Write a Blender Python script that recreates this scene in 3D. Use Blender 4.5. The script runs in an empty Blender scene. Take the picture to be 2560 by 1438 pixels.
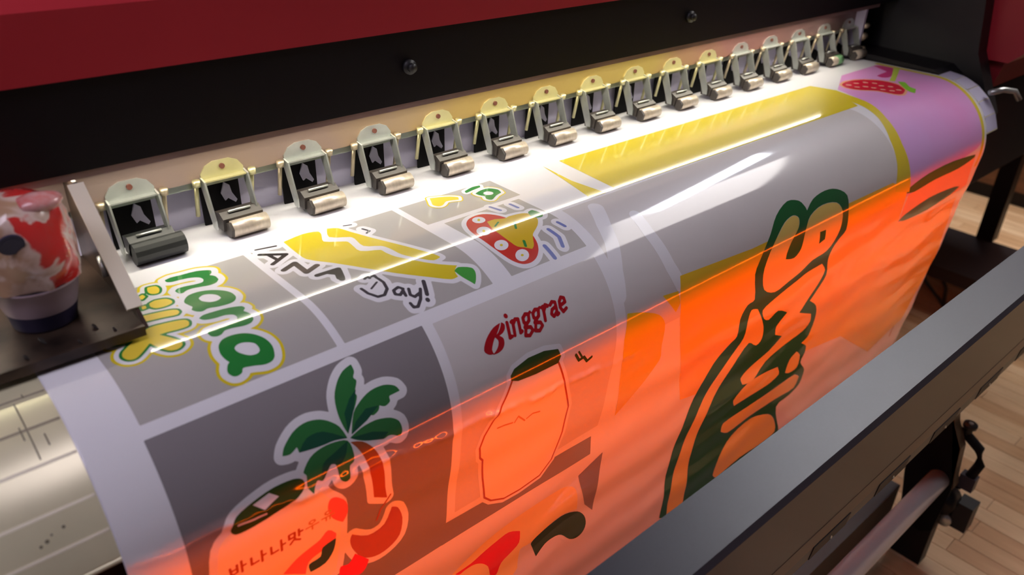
import bpy, bmesh, math, random
import numpy as np
from mathutils import Vector, Matrix

random.seed(7)
scene = bpy.context.scene
COL = scene.collection
PI = math.pi

# ---------------------------------------------------------------- camera
cam_data = bpy.data.cameras.new('camera')
cam = bpy.data.objects.new('camera', cam_data)
COL.objects.link(cam)
scene.camera = cam
DX = Vector((0.74692156, -0.3093044, 0.58859067))     # world axes seen in lens axes (right, down, forward)
DY = Vector((-0.66434023, -0.38386281, 0.64132784))
DZ = Vector((0.02757255, -0.87004605, -0.49219876))
right = Vector((DX.x, DY.x, DZ.x))
up = -Vector((DX.y, DY.y, DZ.y))
back = -Vector((DX.z, DY.z, DZ.z))
mw = Matrix.Identity(4)
for r in range(3):
    mw[r][0], mw[r][1], mw[r][2] = right[r], up[r], back[r]
mw.translation = Vector((-0.19655, -0.69116, 1.24180))
cam.matrix_world = mw
cam_data.sensor_width = 36.0
cam_data.lens = 2000.0 / 2560.0 * 36.0
cam_data.clip_start = 0.02
cam_data.dof.use_dof = True
cam_data.dof.focus_distance = 0.86
cam_data.dof.aperture_fstop = 5.6

# ---------------------------------------------------------------- world and exposure
world = bpy.data.worlds.new('world')
scene.world = world
world.use_nodes = True
world.node_tree.nodes['Background'].inputs[0].default_value = (0.62, 0.66, 0.8, 1)
world.node_tree.nodes['Background'].inputs[1].default_value = 0.05
scene.view_settings.view_transform = 'Standard'
scene.view_settings.look = 'None'
scene.view_settings.gamma = 1.0
scene.view_settings.use_curve_mapping = False
scene.view_settings.exposure = 0.0
CEIL_POWER = 22.0      # radiance of the ceiling panels
FILL_POWER = 4.8      # radiance of the added fill panel
LED_POWER = 52.0       # radiance of the strip under the beam
HEAT_POWER = 95.0      # radiance of the drying lamp

LAMP_Y, LAMP_Z, LAMP_R = -0.4605, 0.7320, 0.003
CUPX, CUPY = -0.110, -0.072

# ---------------------------------------------------------------- helpers
def srgb(r, g, b):
    def c(v):
        v /= 255.0
        return v / 12.92 if v <= 0.04045 else ((v + 0.055) / 1.055) ** 2.4
    return (c(r), c(g), c(b), 1.0)

MATS = {}
def mat(name, col, rough=0.5, metal=0.0, coat=0.0, coat_rough=0.08, noise=0.0, scale=30.0, stretch=(1, 1, 1), bump=0.0,
        emit=None, strength=0.0, trans=0.0, spec=0.5, col2=None):
    if name in MATS:
        return MATS[name]
    m = bpy.data.materials.new(name); m.use_nodes = True
    nt = m.node_tree; p = nt.nodes['Principled BSDF']
    p.inputs['Base Color'].default_value = col
    p.inputs['Roughness'].default_value = rough
    p.inputs['Metallic'].default_value = metal
    p.inputs['Coat Weight'].default_value = coat
    p.inputs['Coat Roughness'].default_value = coat_rough
    p.inputs['Specular IOR Level'].default_value = spec
    p.inputs['Transmission Weight'].default_value = trans
    if emit is not None:
        p.inputs['Emission Color'].default_value = emit
        p.inputs['Emission Strength'].default_value = strength
    if noise > 0 or bump > 0:
        tc = nt.nodes.new('ShaderNodeTexCoord'); mp = nt.nodes.new('ShaderNodeMapping')
        mp.inputs['Scale'].default_value = stretch
        nz = nt.nodes.new('ShaderNodeTexNoise'); nz.inputs['Scale'].default_value = scale; nz.inputs['Detail'].default_value = 4
        nt.links.new(tc.outputs['Object'], mp.inputs['Vector']); nt.links.new(mp.outputs[0], nz.inputs['Vector'])
        if noise > 0:
            rp = nt.nodes.new('ShaderNodeValToRGB')
            a = col2 if col2 else tuple(c * (1 - noise) for c in col[:3]) + (1,)
            rp.color_ramp.elements[0].color = a; rp.color_ramp.elements[1].color = col
            rp.color_ramp.elements[0].position = 0.3; rp.color_ramp.elements[1].position = 0.7
            nt.links.new(nz.outputs[0], rp.inputs[0]); nt.links.new(rp.outputs[0], p.inputs['Base Color'])
        if bump > 0:
            bp = nt.nodes.new('ShaderNodeBump'); bp.inputs['Strength'].default_value = bump; bp.inputs['Distance'].default_value = 0.002
            nt.links.new(nz.outputs[0], bp.inputs['Height']); nt.links.new(bp.outputs[0], p.inputs['Normal'])
    MATS[name] = m
    return m

def obj(name, bm, m, parent=None, smooth=False):
    me = bpy.data.meshes.new(name)
    bmesh.ops.recalc_face_normals(bm, faces=bm.faces)
    bm.to_mesh(me); bm.free()
    if smooth:
        for p in me.polygons: p.use_smooth = True
    me.materials.append(m)
    o = bpy.data.objects.new(name, me); COL.objects.link(o)
    if parent: o.parent = parent
    return o

def empty(name, loc=(0, 0, 0)):
    o = bpy.data.objects.new(name, None); COL.objects.link(o); o.location = loc
    o.empty_display_size = 0.05
    return o

def tag(o, label, cat=None, group=None, kind=None):
    if label: o['label'] = label
    if cat: o['category'] = cat
    if group: o['group'] = group
    if kind: o['kind'] = kind
    return o

def box(bm, x0, x1, y0, y1, z0, z1, bev=0.0):
    t = bmesh.new()
    bmesh.ops.create_cube(t, size=1)
    for v in t.verts:
        v.co = Vector(((x0 + x1) / 2 + v.co.x * (x1 - x0), (y0 + y1) / 2 + v.co.y * (y1 - y0), (z0 + z1) / 2 + v.co.z * (z1 - z0)))
    if bev > 0:
        bmesh.ops.bevel(t, geom=list(t.edges), offset=bev, segments=2, affect='EDGES', profile=0.5)
    merge(bm, t)
    return bm

def merge(bm, t):
    vm = {v: bm.verts.new(v.co) for v in t.verts}
    for f in t.faces:
        try: bm.faces.new([vm[v] for v in f.verts])
        except ValueError: pass
    t.free()

def nb(): return bmesh.new()

def cyl(bm, a, b, r, seg=20, r2=None, cap=True):
    a = Vector(a); b = Vector(b); d = (b - a).normalized()
    u = d.orthogonal().normalized(); w = d.cross(u)
    r2 = r if r2 is None else r2
    A = [bm.verts.new(a + (u * math.cos(t) + w * math.sin(t)) * r) for t in [2 * PI * i / seg for i in range(seg)]]
    B = [bm.verts.new(b + (u * math.cos(t) + w * math.sin(t)) * r2) for t in [2 * PI * i / seg for i in range(seg)]]
    for i in range(seg):
        j = (i + 1) % seg
        bm.faces.new((A[i], A[j], B[j], B[i]))
    if cap:
        bm.faces.new(A); bm.faces.new(list(reversed(B)))
    return bm

def tube_path(bm, pts, r, seg=8):
    pts = [Vector(p) for p in pts]
    rings = []
    for i, p in enumerate(pts):
        d = (pts[min(i + 1, len(pts) - 1)] - pts[max(i - 1, 0)]).normalized()
        u = d.cross(Vector((0.13, 0.21, 0.97))).normalized(); w = d.cross(u)
        rings.append([bm.verts.new(p + (u * math.cos(2 * PI * k / seg) + w * math.sin(2 * PI * k / seg)) * r) for k in range(seg)])
    for a, b in zip(rings, rings[1:]):
        for k in range(seg):
            bm.faces.new((a[k], a[(k + 1) % seg], b[(k + 1) % seg], b[k]))
    bm.faces.new(rings[0]); bm.faces.new(list(reversed(rings[-1])))
    return bm

def lathe(bm, prof, cx, cy, seg=40, wob=None):
    rings = []
    for i, (r, z) in enumerate(prof):
        ring = []
        for k in range(seg):
            a = 2 * PI * k / seg
            rr = r * (1 + (wob(a, z) if wob else 0))
            ring.append(bm.verts.new((cx + rr * math.cos(a), cy + rr * math.sin(a), z)))
        rings.append(ring)
    for a, b in zip(rings, rings[1:]):
        for k in range(seg):
            bm.faces.new((a[k], a[(k + 1) % seg], b[(k + 1) % seg], b[k]))
    return rings

def prism(bm, poly, x0, x1):
    """(y, z) outline extruded along x"""
    A = [bm.verts.new((x0, y, z)) for y, z in poly]
    B = [bm.verts.new((x1, y, z)) for y, z in poly]
    n = len(poly)
    for i in range(n):
        j = (i + 1) % n
        bm.faces.new((A[i], A[j], B[j], B[i]))
    bm.faces.new(A); bm.faces.new(list(reversed(B)))
    return bm

def bev(bm, w, seg=2, ang=0.5):
    es = [e for e in bm.edges if len(e.link_faces) == 2 and e.calc_face_angle(0) > ang]
    bmesh.ops.bevel(bm, geom=es, offset=w, segments=seg, affect='EDGES', profile=0.5)
    return bm

# ---------------------------------------------------------------- materials
M_black = mat('black_paint', srgb(17, 12, 17), 0.45, noise=0.25, scale=400, spec=0.3)
M_dark = mat('dark_plastic', srgb(27, 25, 27), 0.5)
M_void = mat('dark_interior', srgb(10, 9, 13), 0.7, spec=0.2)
M_red = mat('red_paint', srgb(182, 40, 52), 0.42, noise=0.06, scale=8)
M_redlow = mat('red_plastic', srgb(140, 26, 34), 0.5)
M_lip = mat('pink_tinted_metal', srgb(176, 150, 146), 0.32, metal=0.6, noise=0.3, scale=14, stretch=(1, 4, 4))
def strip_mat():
    m = bpy.data.materials.new('reflection_tinted_strip'); m.use_nodes = True
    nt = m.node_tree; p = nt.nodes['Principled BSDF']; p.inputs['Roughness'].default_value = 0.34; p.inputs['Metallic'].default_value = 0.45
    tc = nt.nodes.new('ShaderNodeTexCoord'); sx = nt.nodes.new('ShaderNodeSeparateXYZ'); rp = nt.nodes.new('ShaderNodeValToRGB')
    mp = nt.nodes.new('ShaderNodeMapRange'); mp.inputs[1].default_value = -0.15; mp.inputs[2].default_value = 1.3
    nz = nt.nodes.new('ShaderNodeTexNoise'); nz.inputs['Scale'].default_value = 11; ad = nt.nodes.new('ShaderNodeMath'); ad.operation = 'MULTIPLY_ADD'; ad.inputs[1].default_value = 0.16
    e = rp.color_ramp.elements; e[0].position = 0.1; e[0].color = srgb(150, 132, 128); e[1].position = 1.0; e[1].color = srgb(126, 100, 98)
    for q, c in ((0.32, srgb(156, 134, 124)), (0.45, srgb(176, 150, 96)), (0.66, srgb(176, 156, 92)), (0.8, srgb(160, 116, 110))):  # yellow reflections painted into the strip colour along x
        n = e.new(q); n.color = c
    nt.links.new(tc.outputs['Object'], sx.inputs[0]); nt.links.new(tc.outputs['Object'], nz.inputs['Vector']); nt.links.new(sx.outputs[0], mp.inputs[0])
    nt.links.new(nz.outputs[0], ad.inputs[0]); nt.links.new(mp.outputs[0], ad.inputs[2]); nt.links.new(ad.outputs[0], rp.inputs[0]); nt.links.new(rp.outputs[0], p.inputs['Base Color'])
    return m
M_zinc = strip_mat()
M_zinc2 = mat('yellow_zinc', srgb(210, 204, 158), 0.3, metal=0.55, noise=0.2, scale=30)
M_steel = mat('pale_steel', srgb(196, 200, 196), 0.3, metal=0.7, noise=0.15, scale=60)
M_pin = mat('brass_pin', srgb(190, 176, 150), 0.35, metal=0.7)
M_screw = mat('rusty_screw', srgb(110, 66, 56), 0.5, metal=0.4)
M_roller = mat('worn_roller', srgb(214, 200, 180), 0.3, metal=0.35, noise=0.2, scale=120, stretch=(3, 1, 1))
M_rubber = mat('black_rubber', srgb(48, 50, 48), 0.42, noise=0.1, scale=80)
M_holder = mat('roller_holder', srgb(62, 56, 52), 0.45)
M_lav = mat('lavender_panel', srgb(192, 188, 216), 0.5, noise=0.12, scale=20)
M_apron = mat('cream_aluminium', srgb(240, 233, 192), 0.3, metal=0.25, noise=0.08, scale=26)
M_groove = mat('groove_shade', srgb(150, 140, 120), 0.5)
M_mark = mat('pencil_mark', srgb(120, 112, 92), 0.6)
M_bar = mat('grey_powder_coat', srgb(46, 44, 55), 0.42, noise=0.08, scale=300)
M_slot = mat('slot_dark', srgb(30, 22, 22), 0.6)
M_alu = mat('aluminium_tube', srgb(214, 210, 224), 0.28, metal=0.45)
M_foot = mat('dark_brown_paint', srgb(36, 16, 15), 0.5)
M_dirty = mat('dirty_steel', srgb(92, 74, 62), 0.36, metal=0.35, noise=0.8, scale=20, col2=srgb(28, 19, 17), bump=0.2)
M_edge = mat('cream_rim_and_highlight', srgb(240, 232, 208), 0.35)
M_wall = mat('wall_paint', srgb(140, 136, 138), 0.8, noise=0.05, scale=5)
M_lamp = mat('panel_light', (0.8, 0.8, 0.8, 1), 0.5, emit=(0.86, 0.91, 1.0, 1), strength=CEIL_POWER)
M_lamp2 = mat('added_fill_light', (0.8, 0.8, 0.8, 1), 0.5, emit=(0.86, 0.79, 1.0, 1), strength=FILL_POWER)
M_lamp3 = mat('added_floor_light', (0.8, 0.8, 0.8, 1), 0.5, emit=(1.0, 0.95, 0.92, 1), strength=9.0)
M_led = mat('led_light', (0.8, 0.8, 0.8, 1), 0.5, emit=(1.0, 0.93, 0.76, 1), strength=LED_POWER)
M_heat = mat('heat_lamp', (0.8, 0.3, 0.1, 1), 0.5, emit=(1.0, 0.105, 0.001, 1), strength=HEAT_POWER)

# ---------------------------------------------------------------- the room
def struct(name, bm, m, label):
    return tag(obj(name, bm, m), label, None, None, 'structure')

def plank_mat():
    m = bpy.data.materials.new('oak_strip'); m.use_nodes = True
    nt = m.node_tree; p = nt.nodes['Principled BSDF']; p.inputs['Roughness'].default_value = 0.38
    oi = nt.nodes.new('ShaderNodeObjectInfo'); rp = nt.nodes.new('ShaderNodeValToRGB')
    cs = [srgb(204, 158, 114), srgb(222, 182, 138), srgb(232, 196, 154), srgb(212, 168, 124)]
    for i, c in enumerate(cs):
        e = rp.color_ramp.elements[i] if i < 2 else rp.color_ramp.elements.new(i / 3)
        e.position = i / 3; e.color = c
    tc = nt.nodes.new('ShaderNodeTexCoord'); mp = nt.nodes.new('ShaderNodeMapping'); mp.inputs['Scale'].default_value = (9, 1.2, 9)
    nz = nt.nodes.new('ShaderNodeTexNoise'); nz.inputs['Scale'].default_value = 5; nz.inputs['Detail'].default_value = 6
    mx = nt.nodes.new('ShaderNodeMix'); mx.data_type = 'RGBA'; mx.blend_type = 'MULTIPLY'; mx.inputs[0].default_value = 0.4
    r2 = nt.nodes.new('ShaderNodeValToRGB'); r2.color_ramp.elements[0].color = (0.55, 0.45, 0.36, 1); r2.color_ramp.elements[1].color = (1, 1, 1, 1)
    r2.color_ramp.elements[0].position = 0.3; r2.color_ramp.elements[1].position = 0.62
    nt.links.new(oi.outputs['Random'], rp.inputs[0]); nt.links.new(tc.outputs['Object'], mp.inputs[0]); nt.links.new(mp.outputs[0], nz.inputs['Vector'])
    nt.links.new(nz.outputs[0], r2.inputs[0]); nt.links.new(rp.outputs[0], mx.inputs[6]); nt.links.new(r2.outputs[0], mx.inputs[7])
    nt.links.new(mx.outputs[2], p.inputs['Base Color'])
    return m
M_oak = plank_mat()
M_oakbase = mat('oak_floor', srgb(190, 148, 110), 0.45, noise=0.2, scale=6, stretch=(10, 1, 1))

RX0, RX1, RY0, RY1, RZ = -3.0, 4.6, -3.6, 1.7, 2.7
floor = struct('floor', box(nb(), RX0, RX1, RY0, RY1, -0.03, 0.0), M_oakbase, 'pale oak strip floor under the printer')
struct('wall_back', box(nb(), RX0, RX1, RY1, RY1 + 0.1, 0, RZ), M_wall, 'plain grey wall behind the printer')
struct('wall_right', box(nb(), RX1, RX1 + 0.1, RY0, RY1, 0, RZ), M_wall, 'plain grey wall beyond the wooden cabinet')
struct('wall_left', box(nb(), RX0 - 0.1, RX0, RY0, RY1, 0, RZ), M_wall, 'plain grey wall on the left of the room')
struct('wall_front', box(nb(), RX0, RX1, RY0 - 0.1, RY0, 0, RZ), M_wall, 'plain grey wall facing the printer front')
struct('ceiling', box(nb(), RX0, RX1, RY0, RY1, RZ, RZ + 0.1), M_wall, 'plain pale ceiling of the print room')
# oak strips run along y
PW = 0.046
bases = {}
for ln in (0.5, 0.72, 0.9):
    b = nb(); box(b, -PW / 2 + 0.0008, PW / 2 - 0.0008, 0.0008, ln - 0.0008, 0.0, 0.004, 0.0)
    me = bpy.data.meshes.new('plank'); b.to_mesh(me); b.free(); me.materials.append(M_oak); bases[ln] = me
n = 0
x = 0.86
while x < 4.1 and n < 300:
    y = -1.15 - random.random() * 0.35
    top = 0.15 if x < 2.0 else 0.62
    while y < top:
        ln = random.choice(list(bases))
        o = bpy.data.objects.new('plank', bases[ln]); COL.objects.link(o); o.parent = floor; o.location = (x, y, 0)
        y += ln; n += 1
    x += PW

def ceiling_or_fill_light(x, y, lx, ly, rz, m, label):
    t = empty('ceiling_or_fill_light', (x, y, RZ)); t.rotation_euler = (0, 0, rz)
    b = nb()
    box(b, -lx / 2 - .02, lx / 2 + .02, -ly / 2 - .02, -ly / 2, -.06, -.001)
    box(b, -lx / 2 - .02, lx / 2 + .02, ly / 2, ly / 2 + .02, -.06, -.001)
    box(b, -lx / 2 - .02, -lx / 2, -ly / 2, ly / 2, -.06, -.001)
    box(b, lx / 2, lx / 2 + .02, -ly / 2, ly / 2, -.06, -.001)
    obj('frame', b, M_steel, t)
    obj('diffuser', box(nb(), -lx / 2, lx / 2, -ly / 2, ly / 2, -.05, -.03), m, t)
    tag(t, label, 'light')
ceiling_or_fill_light(3.05, 0.25, 1.7, 0.28, 0.58, M_lamp, 'ceiling light panel above the far end of the printer')
ceiling_or_fill_light(-1.15, -0.55, 1.6, 0.9, 0.0, M_lamp2, 'large added fill light panel above the near end of the printer')  # unseen panel added to raise the ambient light
ceiling_or_fill_light(2.75, -0.6, 1.3, 1.0, 0.0, M_lamp3, 'square added fill light panel above the floor right of the printer')  # unseen panel added to brighten the floor

# ---------------------------------------------------------------- surface of the vinyl
RC, YC, ZC = 0.109, -0.15, 0.791
A1 = math.radians(96.3)
def noise1(t, seed):
    return (np.sin(t * 1.0 + seed) + 0.7 * np.sin(t * 2.31 + seed * 1.7) + 0.5 * np.sin(t * 4.7 + seed * 2.9)) / 2.2
def base_pt(s):
    a = np.clip((s - 0.15) / RC, 0, A1)
    y = np.where(s < 0.15, -s, YC - RC * np.sin(a)); z = np.where(s < 0.15, ZC + RC, ZC + RC * np.cos(a))
    e = np.clip(s - 0.15 - RC * A1, 0, None)
    y = y - e * math.cos(A1); z = z - e * math.sin(A1)
    aa = np.where(s < 0.15, 0, a)
    return y, z, -np.sin(aa), np.cos(aa)
def bump(x, s):
    xm = x * 1000; sm = s * 1000
    sc = 297 + (xm + 134) * 0.1 + 3.0 * noise1(xm * 0.055, 1.3) + 1.2 * noise1(xm * 0.11, 0.4)
    fade = np.clip((400 - xm) / 90, 0, 1) * np.clip((xm + 150) / 120, 0, 1)
    ridge = 0.0018 * fade * (0.7 + 0.6 * noise1(xm * 0.10, 2.2)) * np.exp(-((sm - sc) / 4.5) ** 2)
    w = np.clip((sm - 325) / 60, 0, 1)
    wave = 0.0009 * w * (np.sin(sm / 11.0 + xm * 0.004 + 1.2 * noise1(xm * 0.012, 3.0)) * 0.6 + np.sin(sm / 23.0 - xm * 0.006))
    return ridge + wave
def surf(x, s, off=0.0):
    y, z, ny, nz = base_pt(s)
    d = bump(x, s) + off
    return np.stack([x, y + ny * d, z + nz * d], -1)
def surf_n(x, s):
    e = 1e-4
    a = surf(x + e, s) - surf(x - e, s); b = surf(x, s + e) - surf(x, s - e)
    n = np.cross(a, b); n = n / np.linalg.norm(n, axis=-1, keepdims=True)
    y, z, ny, nz = base_pt(s)
    sg = np.sign(n[..., 1] * ny + n[..., 2] * nz)
    return n * sg[..., None]

def surf_mesh(name, uv, faces, off, m, parent):
    uv = np.asarray(uv, float)
    P = surf(uv[:, 0], uv[:, 1], off); N = surf_n(uv[:, 0], uv[:, 1])
    a, b, c = (P[faces[len(faces) // 2][k]] for k in (0, 1, 2))
    if np.dot(np.cross(b - a, c - b), N[faces[len(faces) // 2][1]]) < 0:
        faces = [tuple(reversed(f)) for f in faces]
    me = bpy.data.meshes.new(name)
    me.from_pydata(P.tolist(), [], faces)
    for p in me.polygons: p.use_smooth = True
    me.normals_split_custom_set_from_vertices(N.tolist())
    me.materials.append(m)
    o = bpy.data.objects.new(name, me); COL.objects.link(o)
    if parent: o.parent = parent
    return o

# ---------------------------------------------------------------- inks
def ink(name, rgb, **k):
    return mat('ink_' + name, srgb(*rgb), 0.38, coat=0.8, coat_rough=0.07, spec=0.15, noise=k.get('noise', 0.03), scale=k.get('scale', 12), col2=k.get('col2'))
INK = {}
for nme, c in dict(white=(232, 231, 236), grey=(180, 176, 172), darkgrey=(138, 132, 136), palegrey=(212, 207, 206), yellow=(222, 200, 40), butter=(238, 210, 70),
                   mustard=(214, 180, 32), green=(40, 132, 58), leafgreen=(66, 160, 62), deepgreen=(22, 96, 48), ink=(40, 34, 36), softink=(72, 68, 74),
                   red=(206, 48, 36), blue=(120, 130, 190), palm=(48, 118, 62), palmdark=(26, 84, 62), brown=(176, 84, 44), tan=(206, 150, 100), capgreen=(48, 76, 26),
                   cream=(244, 234, 214), hotred=(236, 20, 40), pinkred=(240, 110, 110), brandred=(170, 14, 28), palepeach=(250, 226, 150),
                   sunyellow=(240, 196, 44), paleyellow=(236, 206, 110), lilac=(222, 220, 240), peach=(240, 176, 132), olive=(70, 110, 50), berry=(214, 30, 60),
                   peachlight=(252, 190, 176), magenta=(206, 60, 130), leafyellow=(196, 214, 80), lime=(140, 204, 56)).items():
    INK[nme] = ink(nme, c)
INK['pink'] = ink('pink', (238, 146, 212), noise=0.5, scale=3.2, col2=srgb(216, 176, 234))

# ---------------------------------------------------------------- vinyl sheet
XL, XR = -0.134, 1.287
S_END = 0.98
xs = np.concatenate([np.linspace(XL, 0.42, 370), np.linspace(0.424, XR, 200)])
ss = np.concatenate([np.linspace(-0.055, 0.14, 10), np.linspace(0.145, 0.28, 60), np.linspace(0.282, 0.44, 120), np.linspace(0.445, S_END, 60)])
G = np.stack(np.meshgrid(xs, ss, indexing='ij'), -1).reshape(-1, 2)
ns = len(ss)
F = [(i * ns + j, (i + 1) * ns + j, (i + 1) * ns + j + 1, i * ns + j + 1) for i in range(len(xs) - 1) for j in range(ns - 1)]
sheet = surf_mesh('vinyl_sheet', G, F, 0.0, INK['white'], None)
md = sheet.modifiers.new('thickness', 'SOLIDIFY'); md.thickness = 0.0004; md.offset = -1.0
tag(sheet, 'glossy white vinyl sheet printed with banana drink artwork, hanging over the printer front', 'vinyl sheet')

def poly_sd(X, Y, pts):
    d = np.full(X.shape, 1e9); inside = np.zeros(X.shape, bool)
    n = len(pts)
    for i in range(n):
        ax, ay = pts[i]; bx, by = pts[(i + 1) % n]
        ex, ey = bx - ax, by - ay; L2 = ex * ex + ey * ey
        if L2 < 1e-9: continue
        t = np.clip(((X - ax) * ex + (Y - ay) * ey) / L2, 0, 1)
        d = np.minimum(d, (X - ax - t * ex) ** 2 + (Y - ay - t * ey) ** 2)
        if ay != by:
            c = ((ay > Y) != (by > Y)) & (X < ex * (Y - ay) / ey + ax)
            inside ^= c
    d = np.sqrt(d)
    return np.where(inside, -d, d)
def stroke_sd(X, Y, pts, r):
    d = np.full(X.shape, 1e9)
    for (ax, ay), (bx, by) in zip(pts, pts[1:]):
        ex, ey = bx - ax, by - ay; L2 = ex * ex + ey * ey + 1e-9
        t = np.clip(((X - ax) * ex + (Y - ay) * ey) / L2, 0, 1)
        d = np.minimum(d, (X - ax - t * ex) ** 2 + (Y - ay - t * ey) ** 2)
    return np.sqrt(d) - r

def contour_mesh(V, xv, yv):
    """filled region V < 0 on a grid: inner cells joined in short runs, rim cells cut at the zero line"""
    uv = []; faces = []; vid = {}
    V = np.where(np.abs(V) < 1e-4, 1e-4, V)
    ins = V < 0
    nx, ny = V.shape
    full = ins[:-1, :-1] & ins[1:, :-1] & ins[1:, 1:] & ins[:-1, 1:]
    anyc = ins[:-1, :-1] | ins[1:, :-1] | ins[1:, 1:] | ins[:-1, 1:]
    def gv(i, j):
        k = (i, j)
        if k not in vid:
            vid[k] = len(uv); uv.append((xv[i], yv[j]))
        return vid[k]
    def ev(i, j, i2, j2):
        k = (i, j, i2, j2) if (i, j) < (i2, j2) else (i2, j2, i, j)
        if k not in vid:
            i, j, i2, j2 = k; a, b = V[i, j], V[i2, j2]; t = a / (a - b)
            vid[k] = len(uv); uv.append((xv[i] + (xv[i2] - xv[i]) * t, yv[j] + (yv[j2] - yv[j]) * t))
        return vid[k]
    for j in range(ny - 1):
        row = np.flatnonzero(full[:, j])
        if len(row):
            start = prev = row[0]
            for i in list(row[1:]) + [-9]:
                if i == prev + 1 and i - start < (2 if 270 < yv[j] < 375 else 6):
                    prev = i; continue
                faces.append((gv(start, j), gv(prev + 1, j), gv(prev + 1, j + 1), gv(start, j + 1)))
                start = prev = i
    for i, j in np.argwhere(anyc & ~full):
        cs = [(i, j), (i + 1, j), (i + 1, j + 1), (i, j + 1)]
        poly = []
        for k in range(4):
            a = cs[k]; b = cs[(k + 1) % 4]
            if ins[a]: poly.append(gv(*a))
            if ins[a] != ins[b]: poly.append(ev(*a, *b))
        if len(poly) >= 3: faces.append(tuple(poly))
    return uv, faces


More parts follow.
